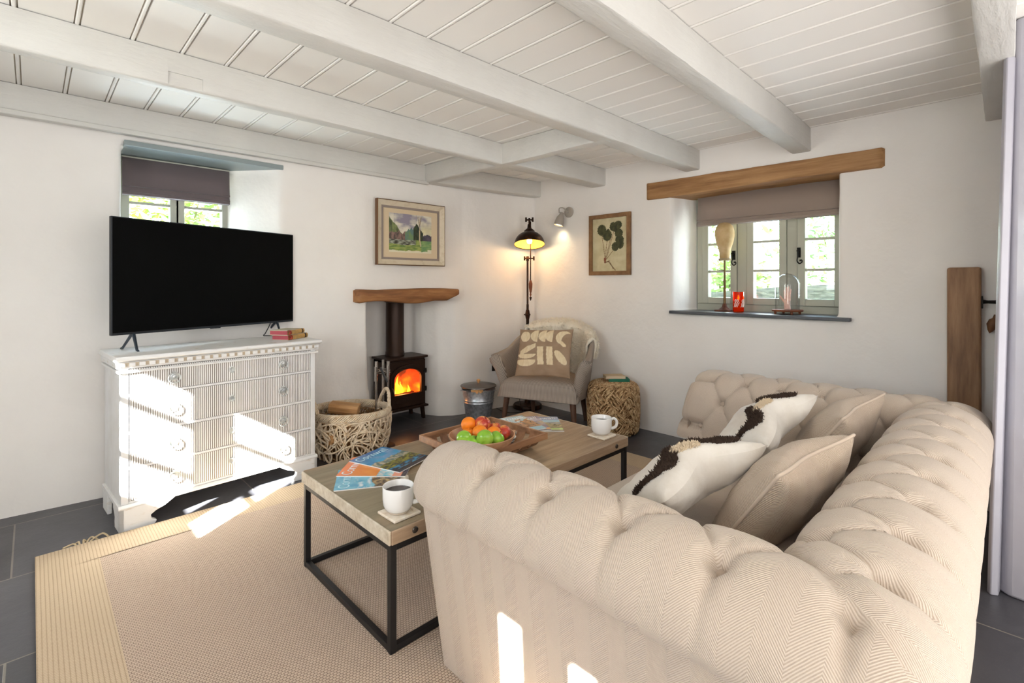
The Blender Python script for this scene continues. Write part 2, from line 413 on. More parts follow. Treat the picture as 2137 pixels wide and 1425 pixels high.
# sill of slate and soffit board
slate_sill = M('sill_slate', hx('55585c'), .35, var=(6, hx('42454a'), .3, .7), bump=(14,.4,.004))
mb = MB(); mb.box(-.08, 1.11, -.325, 0, .967, .990); o = mb.build('window_sill', slate_sill, bpy.data.objects['window_2'], bevel=.004, smooth=False)
mb = MB(); mb.box(-.01,.86,-.36,-.0,1.99,2.02); mb.build('soffit_board', M('soffit_paint', hx('8a9494'), .4), bpy.data.objects['window_1'], bevel=.003, smooth=False)

# ---------------- timber lintel, mantel, post ----------------
mb = MB(); n = 40
def slab(mb, x0, x1, yf, zf, n, seed, rr=.012, end=.02):
    """hand hewn beam along x; yf(t)->(y0,y1), zf(t)->(z0,z1)"""
    cs = [(0,0),(0,1),(1,1),(1,0)]; prof = []
    for (i, (a_, b_)) in enumerate(cs): prof.append((a_, b_))
    ring = [(.0,.12),(.0,.5),(.0,.9),(.03,.98),(.1,1),(.5,1),(.9,1),(1,.95),(1,.5),(1,.05),(.9,0),(.5,0),(.1,0),(.03,.03)]
    vs = []; m_ = len(ring)
    for i in range(n+1):
        t = i/n; x = x0+(x1-x0)*t; y0, y1 = yf(t); z0, z1 = zf(t); e = min(1, min(t, 1-t)/(end/(x1-x0))); sc = .80+.20*sqrt(max(0, 1-(1-e)**2))
        yc, zc = (y0+y1)/2, (z0+z1)/2
        for k, (a_, b_) in enumerate(ring):
            y = y0+(y1-y0)*a_+.005*nz(x*5, k*.4, seed); z = z0+(z1-z0)*b_+.005*nz(x*5, k*.4, seed+3)
            vs.append((x, yc+(y-yc)*sc, zc+(z-zc)*sc))
    fs = [(i*m_+k, i*m_+(k+1)%m_, (i+1)*m_+(k+1)%m_, (i+1)*m_+k) for i in range(n) for k in range(m_)]
    fs += [tuple(range(m_))[::-1], tuple(range(n*m_, (n+1)*m_))]
    mb._add(vs, fs); return mb
mb = MB(); mb.tf = Matrix.Rotation(pi/2, 4, 'Z')      # along world y: (x,y)->(-y,x)
slab(mb, .505, 2.10, lambda t: (-3.88,-3.585), lambda t: (1.885+.006*sin(t*5), 2.012+.012*t), 60, 3)
o = mb.build('window_lintel', lintel_m, ang=60); tag(o, 'long aged oak lintel across the top of the three-light window', 'beam')
mb = MB(); slab(mb, 1.755, 2.735, lambda t: (3.445,3.60), lambda t: (1.050+.012*sin(t*9)*(1 if t < .8 else .3)+(.05*max(0,(t-.86)/.14)), 1.158-.004*sin(t*7)), 50, 8, end=.03)
o = mb.build('mantel_beam', mantel_m, ang=60); tag(o, 'short gnarled oak mantel beam above the wood stove recess', 'beam')
mb = MB(); mb.box(3.545,3.60,.103,.238,0,1.288)
t = thing('wooden_post', 'upright dark oak post against the wall at the right, behind the sofa', 'post')
mb.build('post_body', post_m, t, bevel=.012, seg=3)
mb = MB(); mb.box(3.555,3.59,.098,.104,1.08,1.14); mb.lathe([(.006,0),(.006,.03),(.012,.034),(.014,.045),(.001,.047)], 12, (0,0,0))
mb2 = MB(); mb2.box(3.55,3.59,.097,.1035,1.07,1.135); mb2.tf = Matrix.Translation((3.57,.098,1.105)) @ Matrix.Rotation(pi/2, 4, 'X'); mb2.lathe([(.011,0),(.008,.02),(.009,.045),(.016,.07),(.001,.072)], 12)
mb2.build('latch', iron_m, t)
mb = MB(); mb.tf = Matrix.Translation((3.575,.062,.985)) @ Matrix.Rotation(.25, 4, 'X'); mb.lathe([(.001,-.045),(.012,-.03),(.024,0),(.02,.025),(.009,.035),(.008,.055),(.001,.056)], 14)
o = mb.build('wooden_pull', board_wood('pull_wood','3a2414','6b4526','7d5230',(4,4,4))); tag(o, 'small dark wooden pull hanging beside the oak post', 'knob')

# ---------------- outside ----------------
grass_m = M('garden_grass', hx('8d8b80'), .9, var=(2, hx('9d9a88'), .3, .7))
mb = MB(); mb.grid(40, 40, lambda u, v: (-14+40*u, -14+40*v, -.32+.03*nz(u*20, v*20)));
o = mb.build('lawn', grass_m); o['kind'] = 'stuff'; tag(o, 'garden ground beyond the windows', 'ground')
leafs = [M('leaf_a', hx('93b35c'), .6, var=(3, hx('c6d98a'), .3, .7)), M('leaf_b', hx('6f9a62'), .6, var=(3, hx('a9c88a'), .3, .7)), M('leaf_c', hx('c3cf86'), .6, var=(3, hx('e6eab4'), .3, .7))]
bark = M('bark', hx('8a8066'), .9, bump=(12,.6,.01))
def shrub(name, c, r, n, size, mi, label, seed, cat='shrub', stem=True):
    rnd = random.Random(seed); mb = MB(); c = Vector(c)
    for _ in range(n):
        d = Vector((rnd.gauss(0,1), rnd.gauss(0,1), rnd.gauss(0,1))).normalized(); q = rnd.random()**.45
        p = c+Vector((d.x*r[0]*q, d.y*r[1]*q, d.z*r[2]*q)); s_ = size*(.5+rnd.random())
        a_ = Vector((rnd.gauss(0,1), rnd.gauss(0,1), rnd.gauss(0,1)*.6)).normalized(); b_ = a_.orthogonal().normalized()
        mb._add([p-a_*s_, p+b_*s_*.4, p+a_*s_, p-b_*s_*.4], [(0,1,2,3)])
    t = thing(name, label, cat, (c.x, c.y, -.2))
    mb.build('foliage', leafs[mi], t, smooth=False, world=True)
    s_ = MB()
    for k in range(4): s_.tube([(c.x+.04*cos(k*1.6), c.y+.04*sin(k*1.6), -.25), (c.x+.1*cos(k*1.6), c.y+.1*sin(k*1.6), c.z*.5), (c.x+r[0]*.5*cos(k*1.6), c.y+r[1]*.5*sin(k*1.6), c.z+r[2]*.3)], [.03,.02,.008], 6)
    s_.build('stem', bark, t, world=True); return t
shrub('garden_shrub', (6.7,3.6,1.5), (.7,.8,1.0), 1300, .07, 1, 'leafy shrub seen through the left light of the three-light window', 1)
shrub('garden_shrub', (6.1,2.35,1.25), (.35,.4,.45), 500, .055, 0, 'bright green shrub seen low through the middle light of the three-light window', 2)
shrub('garden_shrub', (7.2,1.35,1.75), (.5,.7,.8), 900, .07, 1, 'dark green shrub seen through the right light of the three-light window', 3)
shrub('garden_shrub', (6.0,1.05,1.0), (.4,.45,.4), 500, .06, 2, 'pale yellow-green plant seen low behind the glass cloche', 4)
shrub('garden_shrub', (10.5,5.2,1.9), (1.2,2.2,1.6), 1500, .14, 1, 'tall distant hedge beyond the shrubs of the three-light window', 5, 'hedge')
shrub('garden_shrub', (11,0.9,1.9), (1.2,1.7,1.5), 1200, .13, 0, 'tall distant green hedge at the right of the three-light window', 6, 'hedge')
shrub('garden_shrub', (1.0,6.1,2.0), (.6,.6,.8), 1300, .07, 0, 'sunlit yellow-green shrub seen above the television at right', 7)
shrub('garden_shrub', (-.35,5.6,1.7), (.40,.5,.6), 700, .08, 2, 'sparse pale shrub seen above the television at left', 8)
# pale garden tree trunk and dry stone wall
mb = MB(); mb.tube(spline([(6.9,2.55,-.3),(6.85,2.5,1.2),(6.95,2.55,2.6),(6.8,2.7,4)], 6), [.16]*19, 12)
tag(mb.build('tree_trunk', M('pale_bark', hx('b0a884'), .9, bump=(6,.6,.03,(1,1,.2))), ang=180), 'pale tree trunk seen at the top of the middle light', 'tree')
stone = M('garden_stone', hx('a8aaa2'), .9, var=(9, hx('6f736e'), .35, .65, (1,1,6)), bump=(8,.9,.03,(1,1,6)))
mb = MB(); slab(mb, 0, 3.6, lambda t: (0,.25), lambda t: (-.25,1.15+.04*sin(t*9)), 40, 5, end=.1); mb.v = [(4.9+y, 4.2-x, z) for x, y, z in mb.v]; 
tag(mb.build('stone_wall', stone), 'low layered stone garden wall outside the three-light window', 'wall')
mb = MB(); mb.box(-8,4,-3.9,-3.6,-.3,3.5); tag(mb.build('sun_block_wall', stone, smooth=False), 'tall unseen wall added to keep the sun out of the added door', 'wall')  # unseen wall, added to block the sun from the door opening

# ---------------- roman blinds ----------------
def blind(name, mw, W_, z0, z1, folds, col, label):
    m = M(name+'_linen', hx(col), .9, bump=(180,.25,.001), sheen=.2); t = thing(name, label, 'blind', mw=mw)
    b_ = MB(); pr = [(0,z1),(-.006,(z0+z1)/2)]
    for z in folds: pr += [(-.012,z+.012),(-.020,z),(-.007,z-.003)]
    pr += [(-.014,z0+.02),(-.016,z0+.004),(-.008,z0)]
    b_.grid(12, len(pr)-1, lambda u, v: (u*W_, pr[round(v*(len(pr)-1))][0]+.002*sin(u*9), pr[round(v*(len(pr)-1))][1]))
    o = b_.build('fabric', m, t); md = o.modifiers.new('s','SOLIDIFY'); md.thickness = .004; md.offset = 0
    h = MB(); h.box(0, W_, .002, .03, z1-.02, z1+.01); h.build('headrail', sash_m, t, smooth=False)
    h = MB(); h.box(.003, W_-.003, -.006, .004, z0-.004, z0+.008); h.build('bottom_bar', m, t, bevel=.002); return t
blind('roman_blind', mat_of((3.80,1.745,0),-pi/2), 1.0, 1.655, 1.888, [1.70,1.675], '998a80', 'taupe linen blind drawn up under the oak lintel')
blind('roman_blind', mat_of((.392,3.79,0)), .585, 1.745, 1.975, [1.80,1.765], '6e6262', 'dark grey-brown linen blind above the television')

# ---------------- rug ----------------
def weave(name, c1, c2, pu, pv, off=.5, axis=0, dist=.003, stripe=None):
    m, nt, b, L = newmat(name); tc = N(nt, 'TexCoord'); sp = N(nt, 'SeparateXYZ'); L(tc.outputs['Object'], sp.inputs[0])
    X, Y = (sp.outputs[0], sp.outputs[1]) if axis == 0 else (sp.outputs[1], sp.outputs[0])
    yv = math_(nt, 'DIVIDE', Y, pv); row = math_(nt, 'FLOOR', yv)
    xo = math_(nt, 'ADD', math_(nt, 'DIVIDE', X, pu), math_(nt, 'MULTIPLY', row, off))
    sx = math_(nt, 'ABSOLUTE', math_(nt, 'SINE', math_(nt, 'MULTIPLY', xo, pi)))
    sy = math_(nt, 'ABSOLUTE', math_(nt, 'SINE', math_(nt, 'MULTIPLY', yv, pi)))
    h = math_(nt, 'POWER', math_(nt, 'MULTIPLY', sx, sy), .45)
    nn = noise_(nt, coords(nt), 90, 2); n2 = noise_(nt, coords(nt), 2.5, 3)
    L(mix_(nt, math_(nt, 'MULTIPLY', n2, .25), ramp_(nt, math_(nt, 'MULTIPLY_ADD', nn, .2, math_(nt, 'SUBTRACT', h, .1)), [(.2, c2), (.62, c1)]), tuple(v*.8 for v in c1)), b.inputs['Base Color'])
    b.inputs['Roughness'].default_value = .9; bump_(nt, b, h, .7, dist); return m
rug_f = weave('rug_field', hx('c2ad99'), hx('6b5647'), .0112, .0095)
rug_b = weave('rug_border', hx('c5b094'), hx('9c8569'), .0085, .012, .5, 1, .002)
t = thing('rug', 'large flat-woven beige sisal rug with a finer woven border under the coffee table', 'rug', (1.5,1.9,0))
mb = MB(); mb.grid(60, 40, lambda u, v: (.21+2.585*u, .95+1.812*v, .0135), 0); mb.build('woven_field', rug_f, t, world=True)
mb = MB()
def strip(xa, xb, ya, yb, nu, nv): mb.grid(nu, nv, lambda u, v: (xa+(xb-xa)*u, ya+(yb-ya)*v, .014+(.004*max(0, nz(u*4, v*3)) if yb > 2.9 else 0)))
strip(.01,.21,.75,2.762,8,60); strip(2.795,2.995,.75,2.762,8,60); strip(.01,2.995,.75,.95,60,8); strip(.01,2.995,2.762,2.965,80,8)
mb.box(.012,2.993,.752,2.963,.001,.0125)
bd = mb.build('border', rug_b, t, world=True)
mb = MB(); rope = M('jute_rope', hx('c9b592'), .9)
for s_ in range(5):
    a_ = s_*1.2; mb.tube(spline([(.145+.012*s_,2.965,.008),(.14+.015*s_,2.985,.012),(.12+.03*s_+.01*cos(a_),3.0+.008*s_,.01),(.10+.04*s_,2.992+.01*sin(a_),.006)], 5), .004, 6)
mb.build('loose_tassel', rope, t, world=True)

# ---------------- coffee table ----------------
tt_m, nt, b, L = newmat('weathered_pine')
v = coords(nt, (1.2, 16, 16)); n1 = noise_(nt, v, 2.2, 7, .7); n2 = noise_(nt, coords(nt, (.8,3,3)), 1.6, 3)
sp = N(nt, 'SeparateXYZ'); L(coords(nt), sp.inputs[0])
plank = math_(nt, 'FRACT', math_(nt, 'DIVIDE', sp.outputs[1], .14))
seam = math_(nt, 'LESS_THAN', math_(nt, 'ABSOLUTE', math_(nt, 'SUBTRACT', plank, .5)), .49)
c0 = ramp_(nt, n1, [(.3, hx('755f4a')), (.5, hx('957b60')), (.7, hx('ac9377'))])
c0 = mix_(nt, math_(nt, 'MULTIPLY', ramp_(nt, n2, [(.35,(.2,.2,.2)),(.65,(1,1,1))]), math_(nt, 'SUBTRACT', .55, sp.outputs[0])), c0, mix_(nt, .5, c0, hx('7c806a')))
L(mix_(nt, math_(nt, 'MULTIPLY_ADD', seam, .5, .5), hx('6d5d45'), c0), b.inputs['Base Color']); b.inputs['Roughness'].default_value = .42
bump_(nt, b, math_(nt, 'ADD', n1, seam), .35, .002)
edge_m = wood('weathered_edge', hx('a08d74'), hx('c5b8a2'), hx('dcd3c2'), (1.2,14,14), 2.2, .55, .4)
t = thing('coffee_table', 'long low coffee table with weathered timber top on a black steel box frame', 'coffee table', (1.5,1.73,0))
X0, X1, Y0, Y1 = .812, 2.192, 1.378, 2.085
mb = MB(); mb.box(X0+.002, X1-.002, Y0+.002, Y1-.002, .368, .410)
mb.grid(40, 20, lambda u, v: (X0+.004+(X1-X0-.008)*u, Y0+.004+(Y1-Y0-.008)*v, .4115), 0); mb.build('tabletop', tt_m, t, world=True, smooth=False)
mb = MB(); mb.box(X0-.004, X0+.004, Y0, Y1, .366, .412); mb.box(X1-.004, X1+.004, Y0, Y1, .366, .412); mb.build('end_band', edge_m, t, world=True, smooth=False, bevel=.003)
mb = MB(); mb.box(X0+.004, X1-.004, Y0-.004, Y0+.004, .366, .412); mb.box(X0+.004, X1-.004, Y1-.004, Y1+.004, .366, .412)
mb.build('side_band', wood('brown_edge', hx('7d6650'), hx('a1886e'), hx('bda68c'), (1.2,14,14), 2.2, .55, .4), t, world=True, smooth=False, bevel=.003)
for x in (X0+.09, X1-.11):
    mb = MB(); mb.tf = Matrix.Translation((x, Y0-.004, .389)) @ Matrix.Rotation(pi/2, 4, 'X'); mb.lathe([(.001,0),(.011,0),(.011,.002),(.009,.004),(.001,.004)], 14); mb.build('bolt_head', M('bolt_steel', hx('5a5550'), .3, .9), t, world=True)
L4 = .022
for x in (X0+.004, X1-.004-L4):
    for y in (Y0+.004, Y1-.004-L4):
        mb = MB(); mb.box(x, x+L4, y, y+L4, .0145, .366); mb.build('leg', black_m, t, world=True, smooth=False, bevel=.0015)
for z0, z1 in ((.016,.038),(.342,.366)):
    mb = MB()
    for y in (Y0+.004, Y1-.004-L4): mb.box(X0+.004+L4, X1-.004-L4, y+.001, y+L4-.001, z0, z1)
    for x in (X0+.004, X1-.004-L4): mb.box(x+.001, x+L4-.001, Y0+.004+L4, Y1-.004-L4, z0, z1)
    mb.build('rail', black_m, t, world=True, smooth=False, bevel=.0015)

# ---------------- chest of drawers ----------------
paint = M('chalky_white_paint', hx('e6e6e6'), .5, var=(7, hx('dcdad7'), .35, .7), bump=(30,.15,.002))
worn = M('worn_white_paint', hx('e6e5e3'), .55, var=(16, hx('c9bba8'), .58, .78, (1,1,5)), bump=(30,.2,.002))
flute_m, nt, b, L = newmat('fluted_paint')
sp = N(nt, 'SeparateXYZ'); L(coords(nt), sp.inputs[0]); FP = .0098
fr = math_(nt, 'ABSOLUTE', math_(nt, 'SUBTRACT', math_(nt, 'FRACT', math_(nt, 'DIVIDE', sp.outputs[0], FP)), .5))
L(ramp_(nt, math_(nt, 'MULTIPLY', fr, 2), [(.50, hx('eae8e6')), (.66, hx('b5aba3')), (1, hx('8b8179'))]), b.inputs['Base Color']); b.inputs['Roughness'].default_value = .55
CW, CD, CH = .965, .41, .85
t = thing('chest_of_drawers', 'white painted chest of four fluted drawers beneath the television', 'chest of drawers', (.306,2.9952,0), radians(3.6))
mb = MB()
mb.box(0,.03,0,CD,.13,.80); mb.box(CW-.03,CW,0,CD,.13,.80); mb.box(.03,CW-.03,.02,CD,.13,.80)
for z0, z1 in ((.13,.142),(.295,.308),(.466,.480),(.650,.662),(.787,.80)): mb.box(.03,CW-.03,.0,.03,z0,z1)
mb.build('carcass', paint, t, bevel=.002, smooth=False)
mb = MB(); mb.sweep([(-.035,.832),(-.035,.842),(-.030,.85),(CD,.85),(CD,.822),(-.012,.822),(-.022,.826)], 'x', -.026, CW+.03); mb.build('top', worn, t, bevel=.004)
mb = MB(); mb.sweep([(-.012,.80),(-.016,.806),(-.016,.822),(CD,.822),(CD,.79),(-.012,.79)], 'x', -.016, CW+.016)
mb.sweep([(-.014,.768),(-.014,.775),(-.006,.779),(CD,.779),(CD,.768)], 'x', -.014, CW+.014)
rc = MB(); rc.box(-.0125,CW+.0125,-.0172,-.012,.8005,.8195); rc.build('dentil_recess', groove_m, t, smooth=False)  # darker strip set behind the dentils
nd = 25
for k in range(nd):
    x = -.012+(CW+.024)*k/(nd-.35); mb.box(x, x+.024, -.026, -.010, .801, .818)
mb.build('dentil_cornice', worn, t, smooth=False, bevel=.001)
def fluted(z0, z1):
    mb = MB(); a_, b_ = .034, CW-.034; m_ = int((b_-a_)/FP); pts = []
    for k in range(m_+1):
        c = FP*(math.ceil(a_/FP)+k)
        if c > b_-.004: break
        pts += [(c-.0022,-.001),(c-.0012,.0035),(c+.0012,.0035),(c+.0022,-.001)]
    pts = [(a_,-.001)]+[q for q in pts if q[0] > a_]+[(b_,-.001)]
    n = len(pts); vs = [(x,y,z0) for x,y in pts]+[(x,y,z1) for x,y in pts]
    mb._add(vs, [(i,i+1,n+i+1,n+i) for i in range(n-1)]); mb.box(a_, b_, .0038, .3, z0, z1); return mb
brass = M('limed_metal', hx('b9bec0'), .35, .55, var=(40, hx('d9dad6'), .4, .6))
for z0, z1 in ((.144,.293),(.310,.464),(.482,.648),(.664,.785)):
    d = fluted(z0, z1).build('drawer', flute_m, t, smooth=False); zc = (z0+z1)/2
    for x in (.215, .765):
        mb = MB(); mb.tf = Matrix.Translation((x, -.003, zc)) @ Matrix.Rotation(pi/2, 4, 'X')
        mb.lathe([(.001,0),(.021,0),(.021,.002),(.017,.004),(.011,.005),(.009,.012),(.001,.014)], 20)
        mb.tf = None; mb.tube([(x+.026*sin(a_), -.014-.003*cos(a_), zc-.006-.026*cos(a_)) for a_ in [2*pi*k/24 for k in range(24)]], .0035, 8, closed=True)
        mb.tube([(x-.008,-.01,zc+.021),(x+.008,-.01,zc+.021)], .005, 8); mb.build('ring_handle', brass, d)
    mb = MB(); mb.tf = Matrix.Translation((.487, -.002, zc)) @ Matrix.Rotation(pi/2, 4, 'X'); mb.lathe([(.001,0),(.020,0),(.020,.002),(.015,.003),(.013,.0015),(.001,.0015)], 20, sx=.72); mb.tf = None
    mb.box(.4855,.4885,-.0055,-.003,zc-.008,zc+.006); mb.build('lock_escutcheon', brass, d)
mb = MB(); mb.sweep([(-.010,.110),(-.014,.118),(-.006,.130),(CD,.130),(CD,.110)], 'x', -.012, CW+.012); 
def ogee(x0, s):   # bracket foot profile on the front
    pr = [(0,0),(.14,0),(.15,.018),(.128,.034),(.125,.052),(.145,.066),(.185,.082),(.225,.108),(.225,.112),(0,.112)]
    return [(x0+s*p, q) for p, q in pr]
mb.build('plinth_moulding', worn, t, smooth=False, bevel=.002)
for x0, s_ in ((-.008,1),(CW+.008,-1)):
    mb = MB(); pr = ogee(x0, s_); n = len(pr)
    for (y0, y1) in ((-.010,.018),):
        vs = [(x,y0,z) for x,z in pr]+[(x,y1,z) for x,z in pr]; mb._add(vs, [tuple(range(n)), tuple(range(n,2*n))[::-1]]+[(i,n+i,n+(i+1)%n,(i+1)%n) for i in range(n)])
    xa = x0 if s_ > 0 else x0-.02
    pr2 = [(-.010,0),(.10,0),(.105,.03),(.10,.05),(.14,.085),(.14,.112),(-.010,.112)]; mb.sweep(pr2, 'x', xa, xa+.02)
    mb.build('bracket_foot', worn, t, smooth=False, bevel=.002)
    mb = MB(); mb.box(xa, xa+.02, CD-.12, CD, 0, .112); mb.build('back_foot', worn, t, smooth=False, bevel=.003)

# ---------------- television ----------------
ax = atan2(3.514-3.165, 1.306-.285)
t = thing('television', 'large flat black television standing on the white chest of drawers', 'television', (.285,3.165,.85), ax)
TW = 1.079
scr = M('tv_screen', hx('010101'), .6, spec=.1); tvb = M('tv_casing', hx('2a2c30'), .35, .5)
mb = MB(); mb.box(0, TW, 0, .022, .087, .692); mb.box(.12, TW-.12, .022, .06, .12, .5); mb.build('casing', tvb, t, bevel=.003, smooth=False)
mb = MB(); mb.box(.006, TW-.006, -.0015, .004, .100, .686); mb.build('screen', scr, t, smooth=False)
mb = MB(); mb.box(.50,.56,-.002,.006,.082,.090); mb.build('sensor_bar', tvb, t, bevel=.001, smooth=False)
for x in (.105, TW-.12):
    mb = MB(); mb.tube([(x,.018,.10),(x-.012,-.045,.006),(x-.013,-.055,.006)], [.014,.010,.009], 10, flat=.6); mb.tube([(x,.014,.10),(x+.004,.13,.006),(x+.004,.14,.006)], [.014,.010,.009], 10, flat=.6)
    mb.build('stand_foot', M('tv_foot_metal', hx('3f4852'), .35, .7), t)
mb = MB(); mb.tube(spline([(1.16,3.50,1.0),(1.15,3.505,.93),(1.12,3.50,.87),(1.10,3.46,.856),(1.2,3.47,.854)], 6), .003, 6)
tag(mb.build('power_cable', black_m), 'thin black cable hanging behind the right end of the television', 'cable')
# ---------------- two antique books on the chest ----------------
spine = M('tan_leather', hx('a5854f'), .5, var=(20, hx('c79a57'), .4, .6)); pages = M('pink_page_edges', hx('b0515b'), .8, bump=(200,.3,.0005,(1,1,30))); board = M('book_board', hx('cbc4ac'), .7)
redl = M('red_leather_label', hx('7a1f14'), .5, var=(60, hx('b8482c'), .5, .6)); dkl = M('dark_leather_label', hx('2c1a10'), .5)
def old_book(mw, w, d, h, label):
    t = thing('antique_book', label, 'book', mw=mw)
    mb = MB(); mb.box(.003, w, .004, d-.004, .003, h-.003); mb.build('page_block', pages, t, smooth=False)
    mb = MB(); mb.box(.0, w+.003, 0, d, 0, .003); mb.box(.0, w+.003, 0, d, h-.003, h); mb.build('cover', board, t, smooth=False)
    mb = MB(); mb.sweep([(0.002,0),(-.006,.004),(-.009,h/2),(-.006,h-.004),(.002,h)][::-1], 'y', 0, d); mb.build('spine', spine, t)
    mb = MB(); mb.sweep([(0.002,-.0005),(-.0068,.004),(-.0098,h/2),(-.0068,h-.004),(.002,h+.0005)][::-1], 'y', d*.09, d*.16); mb.build('spine_band', dkl, t)
    mb = MB(); mb.sweep([(0.002,-.0005),(-.0068,.004),(-.0098,h/2),(-.0068,h-.004),(.002,h+.0005)][::-1], 'y', d*.83, d); mb.build('spine_label', redl, t); return t
# spine faces the camera side; local -x = spine, local y = along the spine
bx = Matrix.Translation((1.118,3.137,.85)) @ Matrix.Rotation(radians(-58), 4, 'Z')
def bookmat(x, y, z, ang): return Matrix.Translation((x,y,z)) @ Matrix.Rotation(radians(ang), 4, 'Z')
old_book(bookmat(1.285,3.226,.8502,124+90-90), .115, .185, .031, 'lower of the two red-edged antique books on the white chest')
old_book(bookmat(1.262,3.222,.8815,128), .120, .175, .030, 'upper of the two red-edged antique books on the white chest')
# ---------------- sofa ----------------
def herring(name, c1, c2, W_=.045, pitch=.0050, s=1.0, uv=True, str_=.6):
    m, nt, b, L = newmat(name); sp = N(nt, 'SeparateXYZ'); L(coords(nt, uv=uv), sp.inputs[0])
    u, v = sp.outputs[0], sp.outputs[1]
    tri = math_(nt, 'ABSOLUTE', math_(nt, 'SUBTRACT', math_(nt, 'FRACT', math_(nt, 'DIVIDE', u, W_*2)), .5))
    ph = math_(nt, 'ADD', math_(nt, 'DIVIDE', v, pitch), math_(nt, 'MULTIPLY', tri, W_*2*1.1/pitch))
    w = math_(nt, 'MULTIPLY_ADD', math_(nt, 'SINE', math_(nt, 'MULTIPLY', ph, 2*pi)), .5, .5)
    nn = noise_(nt, coords(nt), 260, 2); big = noise_(nt, coords(nt), 3.5, 2)
    L(ramp_(nt, math_(nt, 'MULTIPLY_ADD', w, .6, math_(nt, 'MULTIPLY', nn, .4)), [(.15, c2), (.7, c1)]), b.inputs['Base Color'])
    b.inputs['Roughness'].default_value = .92; b.inputs['Sheen Weight'].default_value = .15
    bump_(nt, b, math_(nt, 'ADD', w, math_(nt, 'MULTIPLY', nn, .5)), str_, .0012); return m
sofa_m = herring('oatmeal_herringbone', hx('c8b9a9'), hx('ab9a89'))
def profile():
    P = [(.335,.36),(.325,.42),(.315,.48),(.302,.54),(.285,.60),(.255,.655),(.205,.692),(.15,.703),(.10,.698),(.052,.672),(.018,.632),(.006,.59),(.016,.556),(.040,.545)]
    pts = spline([(a_,b_,0) for a_,b_ in P], 8); s_ = [0]
    for i in range(1, len(pts)): s_.append(s_[-1]+(pts[i]-pts[i-1]).length)
    return pts, s_
PR, PS = profile()
def prof_at(s):
    s = min(max(s, 0), PS[-1]); lo = 0
    for i in range(len(PS)-1):
        if PS[i+1] >= s: lo = i; break
    f = (s-PS[lo])/max(1e-9, PS[lo+1]-PS[lo]); p = PR[lo].lerp(PR[lo+1], f); tg = (PR[lo+1]-PR[lo]).normalized()
    return p.x, p.y, Vector((tg.y, -tg.x))   # outward normal (d,z)
S0 = min(range(len(PR)), key=lambda i: abs(PR[i].x-.096)+(0 if PR[i].y > .6 else 9)); S0 = PS[S0]
Q = .135
def tuft(u, s, u0, p, umax=None):
    a_ = (u-u0)/p; b_ = (S0-s)/Q       # b>0 down the inner face
    if umax is not None: a_ = min(a_, umax+(.5 if b_ < 0 else .5))
    if b_ >= 0:
        f1 = abs(sin(pi*(a_+b_/2))); f2 = abs(sin(pi*(a_-b_/2))); puff = (max(0, f1*f2))**.22
        h_c = .005*max(exp(-(f1/.10)**2), exp(-(f2/.10)**2))
        if b_ > 3: puff = puff*(1-min(1, (b_-3)/.6))+.6*min(1, (b_-3)/.6)
    else: 
        f = abs(sin(pi*a_)); e = min(1, (s-S0)/(PS[-1]-S0)); q_ = min(.9, e*1.7); puff = (f*f)**.22*(1-q_)+q_
    if b_ < 0: h_c = .005*exp(-(f/.10)**2)*(1-.6*e)
    h = .021*puff-.006-h_c
    j = round(b_)
    if 0 <= j <= 3:
        off = .5 if j%2 else 0; i = round(a_-off)+off
        du = (a_-i)*p; dv = (b_-j)*Q; h -= .034*exp(-(du*du+dv*dv)/(.022**2))
        if j == 0 and abs(b_) < .8: h -= .006*exp(-(du/.012)**2)
    e = min(1, (PS[-1]-s)/.05); return h*(.25+.75*e)
def sofa_piece(name, parent, L0, L1f, place, u0, p, cap=None, res=.0075):
    """place(u,d,z)->world; L0(d),L1f(d) ends of the run; cap rounds an end at L1"""
    mb = MB(); ns = int(PS[-1]/res); base = abs(L1f(.15)-L0(.15)); nu = int(base/res)
    capn = 10 if cap else 0; ctr = (.15,.56)
    def fn(ui, vi):
        s = vi*PS[-1]; d, z, nr = prof_at(s); a_, b_ = L0(d), L1f(d)
        q = ui*(nu+capn)
        if q <= nu: u = a_+(b_-a_)*q/nu; k = 0
        else: k = (q-nu)/capn; u = b_
        e0 = 1 if cap == 'both' else min(1, abs(u-a_)/.05)**.7
        e1 = min(1, abs(u-b_)/.05)**.7 if not cap else 1
        h = tuft(u, s, u0, p, floor((b_-.12-u0)/p) if cap else None)*min(e0, e1)
        sgn = 1 if b_ > a_ else -1
        if cap:
            dist = abs(u-b_)
            if dist < .10 and k == 0: h -= .016*(1-sqrt(max(0, 1-(1-dist/.10)**2)))
            if k > 0: h -= .016
        d2, z2 = d+nr.x*h, z+nr.y*h
        if k > 0:
            u += sgn*.030*sin(k*pi/2); sc = cos(k*pi/2)*.25+.75 if k < 1 else .72
            sh = (1-cos(k*pi/2))*.035; r_ = hypot(d2-ctr[0], z2-ctr[1]); d2 = ctr[0]+(d2-ctr[0])*(1-sh/max(r_,.05)); z2 = ctr[1]+(z2-ctr[1])*(1-sh/max(r_,.05))
        return place(u, d2, z2)
    def uvf(ui, vi):
        d, z, nr = prof_at(vi*PS[-1]); a_, b_ = L0(d), L1f(d); return (a_+(b_-a_)*ui, vi*PS[-1])
    mb.grid(nu+capn, ns, fn, 0, uvf)
    if cap:    # end panel
        w = nu+capn+1; ring = [j*w+w-1 for j in range(ns+1)]
        mb.f.append(tuple(ring)); mb.m.append(0)
    o = mb.build(name, sofa_m, parent, world=True, ang=180)
    return o
SX0, SX1, SY0, SYF = .800, 2.875, .050, 1.232
t = thing('sofa', 'deep-buttoned oatmeal herringbone sofa with rolled arms in the foreground', 'sofa', (1.84,.6,0))
